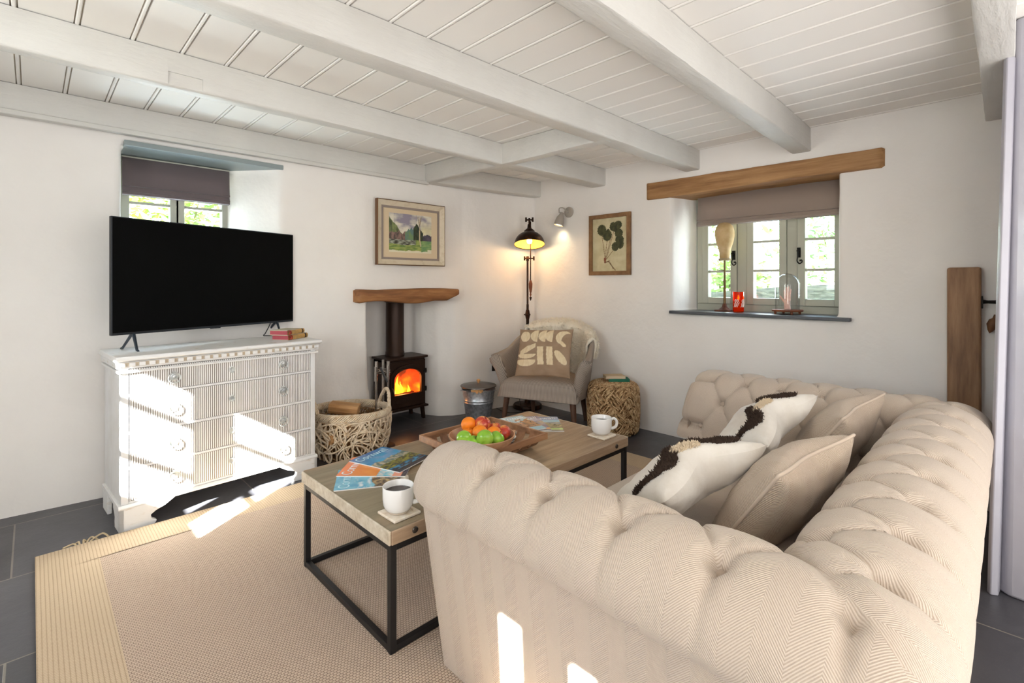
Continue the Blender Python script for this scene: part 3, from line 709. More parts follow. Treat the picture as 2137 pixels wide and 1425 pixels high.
near = sofa_piece('near_arm', t, lambda d: SY0+d, lambda d: SYF, lambda u,d,z: (SX0+d,u,z), .985, .2045, True)
far = sofa_piece('far_arm', t, lambda d: SY0+d, lambda d: SYF, lambda u,d,z: (SX1-d,u+.16*(.60-z)*max(0,u-.5)/.7,z), 1.058, .175, True)
back = sofa_piece('backrest', t, lambda d: SX0+d, lambda d: SX1-d, lambda u,d,z: (u,SY0+d,z), 1.03, .205, False)
def buttons(parent, u0, p, place, umin, umax, off_extra=0):
    for j in range(4):
        s = S0-Q*j; d, z, nr = prof_at(s); off = .5*p if j%2 else 0
        k0 = math.ceil((umin+.0+d*.0-u0-off)/p)
        u = u0+off+k0*p
        while u < umax:
            c = Vector(place(u, d-nr.x*(.036 if j == 0 else .027), z-nr.y*(.036 if j == 0 else .027))); c2 = Vector(place(u, d+nr.x*.01, z+nr.y*.01)); nrm = (c2-c).normalized()
            mb = MB(); mb.tf = Matrix.Translation(c) @ nrm.to_track_quat('Z','Y').to_matrix().to_4x4()
            mb.lathe([(.001,-.006),(.011,-.004),(.0125,0),(.011,.004),(.006,.0065),(.001,.007)], 14); mb.build('button', sofa_m, parent, world=True, ang=180)
            u += p
buttons(near, .985, .2045, lambda u,d,z: (SX0+d,u,z), .36, SYF-.03)
buttons(far, 1.058, .175, lambda u,d,z: (SX1-d,u+.16*(.60-z)*max(0,u-.5)/.7,z), .36, SYF-.03)
buttons(back, 1.03, .205, lambda u,d,z: (u,SY0+d,z), 1.12, 2.56)
def panel(name, pts_top, pts_bot, uvl):
    mb = MB(); n = 30; m_ = 24
    def fn(u, v):
        a_ = Vector(pts_top[0]).lerp(Vector(pts_top[1]), u); b_ = Vector(pts_bot[0]).lerp(Vector(pts_bot[1]), u); return b_.lerp(a_, v)
    mb.grid(n, m_, fn, 0, lambda u, v: (u*uvl, v*.55)); return mb.build(name, sofa_m, t, world=True, ang=180)
zb, zt_ = .016, .556; bo, tp = .115, .034
ya, yb = SY0, SYF
panel('outer_panel', [(SX0+tp,SY0+tp,zt_),(SX0+tp,SYF,zt_)], [(SX0+bo,SY0+bo-.04,zb),(SX0+bo,SYF,zb)], 1.15)
panel('outer_panel', [(SX1-tp,SYF,zt_),(SX1-tp,SY0+tp,zt_)], [(SX1-bo,SYF,zb),(SX1-bo,SY0+bo-.04,zb)], 1.15)
panel('back_panel', [(SX1-tp,SY0+tp,zt_),(SX0+tp,SY0+tp,zt_)], [(SX1-bo,SY0+bo-.04,zb),(SX0+bo,SY0+bo-.04,zb)], 2.0)
for xo, s_ in ((SX0,1),(SX1,-1)):
    mb = MB(); pl = [(xo+s_*bo, zb),(xo+s_*tp, zt_),(xo+s_*.30,.56),(xo+s_*.33,.36),(xo+s_*.34,zb)]
    if s_ < 0: pl = pl[::-1]
    mb._add([(x,SYF,z) for x,z in pl], [tuple(range(5))[::-1]]); mb._add([(x,SYF-.1,z) for x,z in pl], [tuple(range(5))]); 
    for v_ in range(len(mb.v)): mb.uv[v_] = (mb.v[v_][0], mb.v[v_][2])
    mb.build('arm_front', sofa_m, t, world=True, smooth=False)
mb = MB(); mb.box(SX0+.12, SX1-.12, SY0+.09, 1.13, zb, .27)
for i in range(8): mb.uv[i] = (mb.v[i][0]+mb.v[i][1], mb.v[i][2])
mb.build('seat_base', sofa_m, t, world=True, bevel=.02, seg=3)
def cushion_box(x0, x1, y0, y1, z0, z1, bul=.03):
    mb = MB(); n = 36
    def top(sg):
        def fn(u, v):
            a_ = 2*u-1; b_ = 2*v-1; e = (1-a_**6)*(1-b_**6); e = max(0, e)**.5
            zc = (z0+z1)/2; hh = (z1-z0)/2
            r = 1-.03*(abs(a_*b_)**4)
            return (x0+(x1-x0)*(a_*r+1)/2, y0+(y1-y0)*(b_*r+1)/2, zc+sg*(hh*e*.96+bul*(1-a_*a_)*(1-b_*b_)))
        return fn
    uvf = lambda u, v: ((x1-x0)*u, (y1-y0)*v)
    mb.grid(n, n, top(1), 0, uvf); b0 = len(mb.f); mb.grid(n, n, top(-1), 0, uvf)
    mb.f[b0:] = [f[::-1] for f in mb.f[b0:]]; return mb
mb = cushion_box(SX0+.30, SX1-.30, SY0+.26, 1.155, .265, .415, .02); mb.build('seat_cushion', sofa_m, t, world=True, ang=180)
foot_m = board_wood('dark_foot','2a1a10','3d2616','4a2f1c',(4,4,1))
for x in (SX0+.17, SX1-.17):
    for y in (SY0+.14, 1.09):
        mb = MB(); mb.lathe([(.03,.014),(.034,.02),(.034,.03)], 16, (x,y,0)); mb.build('foot', foot_m, t, world=True)

# ---------------- scatter cushions ----------------
def pillow_mb(w, h, T, seed, pinch=.07, wr=.010, n=44, dent=None):
    mb = MB()
    def fn(sg):
        def g(u, v):
            a_ = 2*u-1; b_ = 2*v-1
            th = T*((max(0,(1-a_*a_)*(1-b_*b_)))**.42)
            x = a_*w/2*(1-pinch*(1-b_*b_)*abs(a_)); y = b_*h/2*(1-pinch*(1-a_*a_)*abs(b_))
            e = (1-a_**8)*(1-b_**8)
            z = sg*th+wr*e*nz(a_*1.8+seed, b_*1.8, seed)+.004*e*nz(a_*6+seed, b_*6, seed)
            if dent: z += sg*0; z -= dent*exp(-((a_)**2)/.3)*(b_+1)*.5; y -= dent*.9*exp(-(a_-.05)**2/.12)*max(0,b_)**2
            return (x, y, z)
        return g
    uvf = lambda u, v: (w*u, h*v)
    mb.grid(n, n, fn(1), 0, uvf); b0 = len(mb.f); mb.grid(n, n, fn(-1), 0, uvf); mb.f[b0:] = [f[::-1] for f in mb.f[b0:]]
    edge = [fn(1)(k/n, 0) for k in range(n)]+[fn(1)(1, k/n) for k in range(n)]+[fn(1)(1-k/n, 1) for k in range(n)]+[fn(1)(0, 1-k/n) for k in range(n)]
    pillow_mb.back = fn(-1)
    return mb, edge, fn(1)
def pillow_back(*a): return pillow_mb.back
def pose(tl, tr, down, hgt):
    """cushion frame from its top-left and top-right corners and a 'down' direction"""
    tl = Vector(tl); tr = Vector(tr); x = (tr-tl).normalized(); dn = Vector(down); dn = (dn-x*dn.dot(x)).normalized(); y = -dn; z = x.cross(y)
    c = (tl+tr)/2+dn*hgt/2
    return Matrix(((x.x,y.x,z.x,c.x),(x.y,y.y,z.y,c.y),(x.z,y.z,z.z,c.z),(0,0,0,1)))
beige_m = herring('beige_cushion_herringbone', hx('c3b19e'), hx('a5927d'), .04, .006, str_=.8)
cream_m = M('cream_cotton', hx('d9d3c9'), .9, var=(9, hx('cfc7bb'), .4, .6), bump=(240,.5,.0012), sheen=.2)
dark_yarn = M('dark_brown_yarn', hx('38291f'), .95); cream_yarn = M('beige_yarn', hx('d6c3a6'), .95)
def strands(mb, pts, nrms, n, ln, wd, rnd, spread=.6):
    for _ in range(n):
        i = rnd.randrange(len(pts)); p = Vector(pts[i]); nm = Vector(nrms[i])
        p = p+Vector((rnd.gauss(0,1),rnd.gauss(0,1),rnd.gauss(0,1)))*.0025; d = (nm+Vector((rnd.gauss(0,1),rnd.gauss(0,1),rnd.gauss(0,1)))*spread).normalized()
        s_ = d.orthogonal().normalized()*wd; l = ln*(.6+rnd.random()*.7); q = p+d*l*.6+Vector((rnd.gauss(0,1),rnd.gauss(0,1),rnd.gauss(0,1)))*ln*.15; e = q+d*l*.4-Vector((0,0,l*.15))
        mb._add([p-s_, p+s_, q+s_*.9, q-s_*.9, e], [(0,1,2,3),(3,2,4)])
def beige_cushion(mw, label, seed, w=.43, h=.43):
    t = thing('piped_cushion', label, 'cushion', mw=mw, group='beige piped cushions on the sofa')
    mb, edge, f = pillow_mb(w, h, .095, seed, dent=.015); mb.build('cover', beige_m, t, ang=180)
    p = MB(); p.tube(edge, .0052, 8, closed=True); p.build('piping', beige_m, t, ang=180); return t
def cream_cushion(mw, label, seed, w=.47, h=.33):
    t = thing('tufted_cushion', label, 'cushion', mw=mw, group='cream tufted cushions on the sofa')
    mb, edge, f0 = pillow_mb(w, h, .085, seed, dent=.042); fb = pillow_back(w, h, .085, seed, .03); f = fb; mb.build('cover', cream_m, t, ang=180)
    rnd = random.Random(seed)
    def patch(name, m_, curve, wid, n, ln):
        pts = []; nr = []
        for _ in range(1500):
            k = rnd.random(); cu, cv = curve(k); a_ = rnd.uniform(-wid, wid)*min(1, 3*min(k,1-k)+.35); u, v = cu+a_*.35, cv+a_
            if not (0.02 < u < .98 and 0.02 < v < .98): continue
            p = Vector(f(u, v)); q = Vector(f(min(1,u+.01), v))-p; r = Vector(f(u, min(1,v+.01)))-p; pts.append(p); nr.append(-q.cross(r).normalized())
        b_ = MB(); strands(b_, pts, nr, n, ln, .0014, rnd); o = b_.build(name, m_, t, smooth=False); return o
    patch('dark_tufting', dark_yarn, lambda k: (.03+.38*k, .56+.26*sin(k*pi*.9)), .085, 3400, .009)
    patch('dark_tufting', dark_yarn, lambda k: (.52+.42*k, .74+.12*sin(k*pi)), .075, 3400, .009)
    patch('beige_tufting', cream_yarn, lambda k: (.36+.2*k, .80+.10*k), .06, 1800, .008)
    return t
beige_cushion(pose((1.385,.42,.70),(1.80,.335,.735),(.0,.50,-.70),.43), 'larger-looking beige piped cushion nearest the viewer, behind the near cream one', 3)
beige_cushion(pose((2.15,.43,.70),(2.56,.37,.735),(.0,.50,-.70),.43), 'beige piped cushion farther along the sofa, toward its far arm', 9)
cream_cushion(pose((1.21,.645,.615),(1.655,.535,.690),(.0,.80,-.50),.33), 'near cream cushion with dark tufted arcs, beside the near arm', 5)
cream_cushion(pose((1.88,.60,.62),(2.31,.555,.735),(.0,.78,-.50),.33), 'far cream cushion with dark tufted arcs, behind the near one', 12)

# ---------------- pictures on the walls ----------------
def frame_mb(w, h, fw, dp, prof=None):
    """mitred frame in local xz, front at -y; prof list of (inset, depth)"""
    mb = MB(); pr = prof or [(0,0),(0,-dp),(fw,-dp),(fw,0)]; n = len(pr); vs = []
    for cx_, cz in ((0,0),(w,0),(w,h),(0,h)):
        sx = 1 if cx_ == 0 else -1; sz = 1 if cz == 0 else -1
        vs += [(cx_+sx*i, y, cz+sz*i) for i, y in pr]
    mb._add(vs, [(c*n+k, c*n+(k+1)%n, ((c+1)%4)*n+(k+1)%n, ((c+1)%4)*n+k) for c in range(4) for k in range(n)]); return mb
def fbm(x, y, s=0): return nz(x, y, s)+.5*nz(x*2.1, y*2.1, s+3)+.25*nz(x*4.3, y*4.3, s+7)
def mixc(a, b, t): t = max(0, min(1, t)); return tuple(a[i]*(1-t)+b[i]*t for i in range(3))
def landscape(u, v):
    c = mixc(hx('d8d2c0'), hx('8d8694'), .5+1.0*fbm(u*4, v*5, 1)+(.35 if .1 < u < .65 and v > .75 else -.25))
    if u > .75: c = mixc(c, hx('d8cf8a'), .5*exp(-((v-.6)/.15)**2))
    hl = .42+.3*max(0, .35-u)/.35*1.6+.05*fbm(u*9, 2)      # left wooded slope
    if v < hl and u < .5: c = mixc(hx('84905a'), hx('4b5238'), .5+fbm(u*14, v*5, 4))
    if v < .52+.06*fbm(u*12, 8) and u < .40: c = mixc(hx('8d6f66'), hx('51473f'), .5+1.2*fbm(u*18, v*9, 5))
    if .36 < u < .62 and v < .66-abs(u-.5)*1.0+.06*fbm(u*20, 1): c = mixc(hx('5b7773'), hx('6f8a5c'), .5+fbm(u*16, v*6, 6))
    if .56 < u < .80 and v < .78-abs(u-.64)*1.6+.10*fbm(u*26, 3): c = mixc(hx('22291f'), hx('3f4b2e'), .4+fbm(u*22, v*10, 9))
    if u > .78 and v < .50-.3*abs(u-.9)+.04*fbm(u*20, 6): c = mixc(hx('574f5d'), hx('3b3a44'), .5+fbm(u*9, v*9, 2))
    if v < .33+.02*fbm(u*10, 12): 
        c = mixc(hx('667f3e'), hx('99a356'), .5+1.2*fbm(u*8, v*22, 7))
        if .0 < u < .62 and .19+.1*abs(u-.35) < v: c = mixc(hx('3d3a31'), hx('a8ad9a'), .4+1.3*fbm(u*10, v*30, 11))
        if u > .75: c = mixc(c, hx('5f9a76'), .4)
    if abs(u-(.71+.06*max(0,.35-v)/.35)) < .010+.010*max(0,.6-v) and .18 < v < .92: c = hx('c3b295')
    for k, (du, s_) in enumerate(((.05,.7),(-.06,.8),(.025,1.4),(-.03,1.6))):
        if .68 < v < .97 and abs((u-.71)-du*(v-.68)/.3) < .005: c = hx('8a7c66')
    if v < .05+.03*fbm(u*7, 3) or (u > .9 and v < .1): c = hx('d9d2b8')
    return c
pm = vcol('painted_paper', .7)
mwp = mat_of((1.917,3.478,1.350), radians(-1.5))
t = thing('framed_landscape', 'framed watercolour of trees by a pool above the mantel beam', 'picture', mw=mwp)
WP, HP = .636, .518
frame_mb(WP, HP, .05, .03, [(0,0),(0,-.034),(.006,-.038),(.010,-.034),(.042,-.016),(.046,-.016),(.048,0)]).build('frame', [M('ivory_frame', hx('d2c5ae'), .5, var=(20, hx('bba98c'), .5, .8, (1,1,1)))], t, smooth=False)
frame_mb(WP, HP, .006, .036, [(-.001,0),(-.001,-.036),(.005,-.0395),(.006,-.03)]).build('frame_edge', M('gilt_edge', hx('6d4a28'), .4, .3), t, smooth=False)
mb = frame_mb(WP-.088, HP-.088, .018, .012); mb.v = [(x+.044, y-.004, z+.044) for x, y, z in mb.v]; mb.build('slip', M('taupe_slip', hx('8d8078'), .7), t, smooth=False)
mb = MB(); mb.box(.05, WP-.05, -.008, -.002, .05, HP-.05); mb.build('mount', M('mount_card', hx('d3bf9f'), .8), t, smooth=False)
mb = MB(); picture(mb, 150, 120, lambda u, v: (.115+.40*u, -.0086, .105+.315*v), landscape); mb.build('painting', pm, t, smooth=True, ang=180)

def botanical(u, v):
    c = mixc(hx('cfc6a4'), hx('b9ad86'), .4+.6*fbm(u*5, v*7, 3))
    x, y = u, v
    leaves = [(.27,.78,.13,.105,.25),(.43,.675,.135,.105,.1),(.60,.83,.10,.085,-.3),(.74,.855,.11,.075,.5),(.66,.80,.10,.07,0),(.76,.70,.115,.085,0),(.78,.585,.12,.075,.1),(.80,.50,.10,.09,.2),(.66,.455,.10,.085,0),(.46,.765,.04,.03,0)]
    def line(p, q, w):
        (x1,y1),(x2,y2) = p, q; dx, dy = x2-x1, (y2-y1); t_ = max(0, min(1, ((x-x1)*dx+(y-y1)*dy*2)/(dx*dx+dy*dy*2))); return hypot(x-x1-t_*dx, (y-y1-t_*dy)*1.45) < w
    for p, q in (((.27,.70),(.37,.24)),((.43,.60),(.37,.24)),((.53,.62),(.38,.22)),((.62,.74),(.40,.22)),((.64,.42),(.40,.22))):
        if line(p, q, .007): c = hx('7a5c3c')
    if line((.36,.24),(.37,.17),.030): c = hx('7d4630')
    for p, q in (((.38,.17),(.50,.19),),((.46,.19),(.56,.10)),((.52,.15),(.60,.05)),((.56,.10),(.66,.02))):
        if line(p, q, .012+.006*nz(x*60,y*60)): c = hx('6b5236')
    for cx_, cy, rx, ry, k in leaves:
        a_ = atan2((y-cy), (x-cx_)); r_ = hypot((x-cx_)/rx, (y-cy)/ry)
        if r_ < 1+.05*sin(a_*16): c = mixc(hx('4a4c2c'), hx('2f331e'), .5+fbm(x*14, y*14, cx_*9))
    return c
t = thing('framed_botanical', 'oak-framed pressed botanical specimen between the spotlight and the window', 'picture', mw=mat_of((3.594,2.650,1.275), -pi/2))
WB, HB = .425, .532
frame_mb(WB, HB, .035, .024).build('frame', board_wood('bot_frame','5f4328','7f5c39','96714a',(5,5,5)), t, smooth=False, bevel=.002)
mb = MB(); picture(mb, 110, 150, lambda u, v: (.034+(WB-.068)*u, -.008, .034+(HB-.068)*v), botanical); mb.build('specimen_sheet', pm, t, ang=180)

# ---------------- wall spotlight ----------------
enamel = M('stone_enamel', hx('a9a196'), .35); 
t = thing('wall_spotlight', 'small stone-grey adjustable wall spotlight in the corner beside the botanical picture', 'wall light', (3.60,2.905,1.86))
mb = MB(); mb.tf = Matrix.Translation((3.598,2.895,1.87)) @ Matrix.Rotation(-pi/2, 4, 'Y'); mb.lathe([(.05,0),(.05,.012),(.044,.02),(.012,.024),(.010,.045),(.001,.045)], 28); mb.build('wall_plate', enamel, t, world=True)
hd = Matrix.Translation((3.535,2.955,1.80)) @ Matrix.Rotation(.22, 4, 'Y') @ Matrix.Rotation(.15, 4, 'X')
mb = MB(); mb.tf = hd; mb.lathe([(.046,-.055),(.044,-.02),(.036,.02),(.022,.045),(.018,.07),(.001,.074)], 28, caps=False); mb.lathe([(.043,-.054),(.041,-.02),(.033,.018),(.001,.03)], 28, caps=False); mb.build('lamp_head', enamel, t, world=True)
mb = MB(); mb.tf = hd; mb.lathe([(.001,-.046),(.030,-.046),(.026,-.02),(.001,.0)], 24); mb.build('bulb', M('warm_bulb', hx('fff2d0'), .4, emis=(hx('ffe6b8'), 9)), t, world=True)
mb = MB(); mb.tube(spline([(3.555,2.895,1.875),(3.53,2.91,1.905),(3.52,2.95,1.905),(3.53,2.96,1.865)], 6), .005, 8); mb.build('swivel_arm', enamel, t, world=True)
l = lamp('spot_glow', 'SPOT', (3.53,2.96,1.745), 2.4, (1,.83,.55), spot_size=radians(105), spot_blend=.9, shadow_soft_size=.03); l.rotation_euler = Vector((-.25,-.1,1)).to_track_quat('Z','Y').to_euler(); l.parent = t; l.matrix_parent_inverse = ROOT[t.name].inverted()

# ---------------- wood stove in its recess ----------------
cast = M('brown_black_cast_iron', hx('35241b'), .42, .5, bump=(120,.25,.0015)); cast2 = M('soot_iron', hx('17110e'), .55, .4)
t = thing('wood_stove', 'small cast-iron wood-burning stove alight in the recess under the mantel beam', 'stove', (2.32,3.80,0), radians(-1))
SA, SB, YA, YB = 2.135, 2.508, 3.665, 3.90
mb = MB(); w_ = .012
mb.box(SA, SB, YB-w_, YB, .115, .545); mb.box(SA, SA+w_, YA, YB, .115, .545); mb.box(SB-w_, SB, YA, YB, .115, .545); mb.box(SA, SB, YA, YB, .115, .15); mb.box(SA, SB, YA, YB, .52, .545)
mb.build('body', cast, t, world=True, bevel=.004, smooth=False)
mb = MB(); mb.prism([(SA-.022,YA-.02),(SA+.05,YA-.034),(SB-.05,YA-.034),(SB+.022,YA-.02),(SB+.018,YB+.01),(SA-.018,YB+.01)], .545, .566); mb.build('top_plate', cast, t, world=True, bevel=.005, smooth=False)
mb = MB(); mb.prism([(SA-.006,YA-.05),(SB+.006,YA-.05),(SB+.006,YA+.02),(SA-.006,YA+.02)], .118, .136); mb.box(SA+.01,SB-.01,YA-.006,YA+.004,.136,.2); mb.build('ash_lip', cast, t, world=True, bevel=.003, smooth=False)
# arched door with a window
def arch(x0, x1, z0, z1, n=20):
    r = (x1-x0)/2; cx_ = (x0+x1)/2; rz = min(r, z1-z0)*.62
    return [(x0,z0)]+[(cx_-r*cos(pi*k/n), z1-rz+rz*sin(pi*k/n)) for k in range(n+1)]+[(x1,z0)]
def ring(mb, outer, inner, y0, y1):
    n = len(outer); vs = [(x,y0,z) for x,z in outer]+[(x,y0,z) for x,z in inner]+[(x,y1,z) for x,z in outer]+[(x,y1,z) for x,z in inner]
    fs = []
    for k in range(n):
        l = (k+1)%n; fs += [(k,l,n+l,n+k),(2*n+k,3*n+k,3*n+l,2*n+l),(k,2*n+k,2*n+l,l),(n+k,n+l,3*n+l,3*n+k)]
    mb._add(vs, fs)
mb = MB(); rect = [(SA,.15)]+[(SA,.53)]*1
out_ = arch(SA+.018, SB-.018, .145, .50); inn = arch(SA+.050, SB-.055, .250, .465)
ring(mb, out_, inn, YA-.022, YA-.002)
ring(mb, arch(SA+.036,SB-.041,.236,.480), arch(SA+.050,SB-.055,.250,.465), YA-.029, YA-.020)
ring(mb, [(2.26+.075*cos(k*pi/10), .196+.026*sin(k*pi/10)) for k in range(20)], [(2.26+.066*cos(k*pi/10), .196+.019*sin(k*pi/10)) for k in range(20)], YA-.026, YA-.02)
door = mb.build('door', cast, t, world=True, ang=35)
mb = MB(); fr = [(SA,.136),(SA,.545),(SB,.545),(SB,.136)]
n = len(out_); ofr = []
for x, z in out_:
    if z <= .1451: ofr.append((SA if x < 2.3 else SB, .136))
    else: 
        dx = x-(SA+SB)/2; ofr.append((SA if dx < -.13 else SB if dx > .13 else x, .53 if abs(dx) < .155 else max(z, .4)))
ring(mb, ofr, out_, YA-.006, YA+.006); mb.build('front_plate', cast, t, world=True, ang=30)
mb = MB(); mb.box(SA+.046, SB-.050, YA-.012, YA-.009, .246, .470); mb.build('door_glass', thin_glass('stove_glass', (.96,.93,.9), .02), door, world=True, smooth=False)
mb = MB()
for z in (.27,.43): mb.tube([(SB-.004,YA-.018,z-.02),(SB-.004,YA-.018,z+.02)], .010, 12); mb.box(SB-.03, SB+.004, YA-.026, YA-.012, z-.008, z+.008)
mb.build('hinge', cast2, door, world=True)
mb = MB(); mb.tube(spline([(SA+.03,YA-.02,.31),(SA+.01,YA-.06,.315),(SA+.005,YA-.075,.30),(SA+.008,YA-.078,.285)], 5), .008, 8); mb.build('handle', cast2, door, world=True)
for x in (SA+.02, SB-.02):
    for y in (YA+.015, YB-.02):
        s_ = 1 if x > 2.3 else -1
        mb = MB(); mb.sweep([(x-.016,.12),(x+.016,.12),(x+.012+s_*.016,0),(x-.012+s_*.016,0)], 'y', y-.015, y+.015)
        mb.v = [(p[0], p[1], p[2]) for p in mb.v]; mb.build('leg', cast, t, world=True, bevel=.003, smooth=False)
mb = MB(); mb.lathe([(.082,.566),(.082,.60),(.079,.604),(.079,1.035),(.092,1.037),(.092,1.049)], 32, (2.298,3.82,0)); mb.build('flue_pipe', cast, t, world=True)
def flame(u, v):
    x = u*5; n_ = fbm(x*1.0, v*2.6-1, 21); k = 1.15-v*1.25+.75*n_; tongue = max(0, 1-abs((u-.10))*7-v*1.6)+max(0, 1-abs(u-.42+.12*v)*6.5-v*.9)*1.1+max(0, 1-abs(u-.62)*8-v*2)*.5
    k = k*.75+tongue*.9
    if k > 1.15: return (1.0,.78,.16)
    return mixc(mixc(hx('4a1606'), hx('c23c08'), k*1.4), mixc(hx('ff6a08'), hx('ffc020'), (k-.7)*2.2), (k-.45)*2.4)
fm = vcol('fire_glow', .8, 1.6)
mb = MB(); picture(mb, 90, 70, lambda u, v: (SA+.02+(SB-SA-.04)*u, YB-.06-.13*abs(2*u-1)**3, .20+.30*v), flame); mb.build('fire_bed', fm, t, world=True, ang=180)
fl = M('flame', hx('ff9020'), .8, emis=(hx('ffb02a'), 2.6))
for x, h_, w_ in ((SA+.075,.14,.022),(SA+.165,.17,.030),(SA+.20,.12,.02),(SA+.27,.08,.02)):
    mb = MB(); mb.lathe([(.001,0),(w_,.02),(w_*.95,h_*.3),(w_*.5,h_*.6),(w_*.2,h_*.85),(.001,h_)], 14, (0,0,0), sy=.4); mb.v = [(x+p[0]+.012*sin(p[2]*40), YB-.12+p[1], .215+p[2]) for p in mb.v]; mb.build('flame', fl, t, world=True)
for k, (xa, xb) in enumerate(((SA+.05,SA+.30),(SA+.10,SB-.04))):
    mb = MB(); mb.tube([(xa,YB-.15+.03*k,.175+.03*k),(xb,YB-.14+.02*k,.185+.03*k)], .022, 10); mb.build('burning_log', M('char', hx('1c0f08'), .9, emis=(hx('a02a04'), .6)), t, world=True)
l = lamp('fire_light', 'POINT', (2.32,3.76,.32), 3.5, (1,.42,.12), shadow_soft_size=.06); l.parent = t; l.matrix_parent_inverse = ROOT[t.name].inverted()

# ---------------- fire tools ----------------
steel = M('brushed_steel', hx('b9b5b0'), .25, .95)
t = thing('tool_stand', 'black round-based stand holding the steel fireside tools beside the log basket', 'fireside stand', (1.85,3.24,0))
mb = MB(); mb.lathe([(.088,0),(.088,.006),(.08,.012),(.012,.016),(.001,.016)], 32, (1.85,3.24,0)); mb.build('base', cast2, t, world=True)
mb = MB(); mb.tube([(1.85,3.24,.012),(1.85,3.24,.64)], .010, 12); mb.build('pole', steel, t, world=True)
mb = MB(); 
for z in (.545,.562): mb.tube([(1.85+.05*cos(k*pi/8),3.24+.05*sin(k*pi/8),z) for k in range(16)], .003, 6, closed=True)
mb.tube([(1.80,3.24,.553),(1.90,3.24,.553)], .004, 6); mb.tube([(1.85,3.19,.553),(1.85,3.29,.553)], .004, 6); mb.build('hanging_ring', steel, t, world=True)
R2 = Vector((.7133,-.7009,0))
for k, (off, dz, dep, lab) in enumerate(((-.052,0,.01,'left rear steel fire tool hanging on the stand'),(-.040,-.03,-.05,'left front steel fire tool hanging on the stand'),(.030,0,.03,'right rear steel fire tool hanging on the stand'),(.045,-.02,-.04,'right front steel fire tool hanging on the stand'))):
    p = Vector((1.85,3.24,0))+R2*off+Vector((.70,.713,0))*dep
    t2 = thing('fire_tool', lab, 'fire tool', (p.x,p.y,.05), group='steel tools on the fireside stand')
    mb = MB(); mb.tube([(p.x,p.y,.52+dz),(p.x,p.y,.625+dz)], .0115, 10); mb.build('handle', steel, t2, world=True)
    mb = MB(); mb.tube([(p.x,p.y,.10),(p.x,p.y,.525+dz)], .006 if k%2 else .008, 8); mb.build('shaft', steel, t2, world=True)
    mb = MB(); mb.tube([(p.x,p.y,.10),(p.x,p.y,.05)], [.012,.022] if k != 1 else [.006,.004], 10, flat=.5); mb.build('tip', cast2, t2, world=True)
mb = MB(); p = Vector((1.85,3.24,.56)); q = p+R2*.062+Vector((-.04,-.04,-.13))
mb.tube(spline([p+Vector((-.05,-.05,.035)), p+R2*.02+Vector((-.05,-.05,-.01)), p+R2*.05+Vector((-.05,-.05,-.07))], 6), .014, 10, flat=.5)
tag(mb.build('leather_strap', M('black_leather', hx('2b2a2a'), .5), None), 'short black strap draped over the fireside tool stand', 'strap')
# ---------------- wicker log basket ----------------
wick = M('willow', hx('dccbb2'), .6, var=(30, hx('b4946c'), .45, .75), bump=(60,.4,.002)); wick2 = M('dark_willow', hx('7a5c3c'), .7, var=(30, hx('a08058'), .4, .7))
BC = Vector((1.60,3.255,0)); AX = .268; AY = .225; th0 = atan2(-.70,.71)
E1 = Vector((cos(th0), sin(th0), 0)); E2 = Vector((-sin(th0), cos(th0), 0))
def bpt(a_, z, off=0):
    f = .83+.17*(z/.32)+.05*sin(min(1,z/.32)*pi); return BC+E1*(AX*f+off)*cos(a_)+E2*(AY*f+off)*sin(a_)+Vector((0,0,z))
t = thing('log_basket', 'round open-weave willow log basket beside the chest of drawers', 'basket', (BC.x,BC.y,0))
rnd = random.Random(11)
def curls(n, z0, z1, off, mat_, name, rr, seed):
    rnd = random.Random(seed); mb = MB()
    for i in range(n):
        a_ = rnd.random()*2*pi; z = rnd.uniform(z0, z1); da = rnd.choice((-1,1))*rnd.uniform(.04,.10); h_ = rnd.uniform(.3,3.1); cu = rnd.uniform(-.55,.55); pts = []; o = off+rnd.uniform(-.006,.010)
        for k in range(16):
            o2 = o+.006*sin(k*.9+i); pts.append(bpt(a_, min(max(z,.012), z1), o2)); st = .022; a_ += st*cos(h_)/.24*(1 if da > 0 else -1); z += st*sin(h_); h_ += cu*.55
            if z < .012 or z > z1: h_ = -h_; z = min(max(z,.012), z1)
        mb.tube(spline(pts, 2), rr*rnd.uniform(.7,1.2), 5)
    return mb.build(name, mat_, t, world=True, ang=180)
curls(120, .01, .275, -.014, wick2, 'inner_weave', .0045, 3)
curls(135, .01, .28, .004, wick, 'outer_weave', .0056, 4)
mb = MB()
for k in range(26): 
    a_ = 2*pi*k/26; mb.tube([bpt(a_,.005,-.006), bpt(a_+.03*sin(k*3),.15,-.006), bpt(a_,.30,-.006)], .005, 5)
mb.build('stakes', wick, t, world=True)
mb = MB()
for j in range(9):
    pts = []
    for k in range(140):
        a_ = 2*pi*k/140; ph = a_*11+2*pi*j/9; pts.append(bpt(a_, .308+.022*sin(ph), .012*cos(ph)))
    mb.tube(pts, .0058, 5, closed=True)
mb.build('braided_rim', wick, t, world=True, ang=180)
for s_ in (0, pi):
    mb = MB()
    for j in range(4):
        pts = []
        for k in range(40):
            q = k/39; a_ = s_+.55+(q-.5)*.85; c = bpt(a_, .31, 0); c.z += .125*sin(q*pi)**.8; ph = q*22+j*pi/2; pts.append(c+Vector((.008*cos(ph), .008*sin(ph)*.6, .008*sin(ph))))
        mb.tube(pts, .0062, 6)
    mb.build('handle', wick, t, world=True, ang=180)
mb = MB(); mb.lathe([(.001,.004),(1,.004),(1,.012),(.001,.012)], 32); mb.v = [tuple(BC+E1*(p[0]*AX*.8)+E2*(p[1]*AY*.8)+Vector((0,0,p[2]))) for p in mb.v]; mb.build('base', wick2, t, world=True)
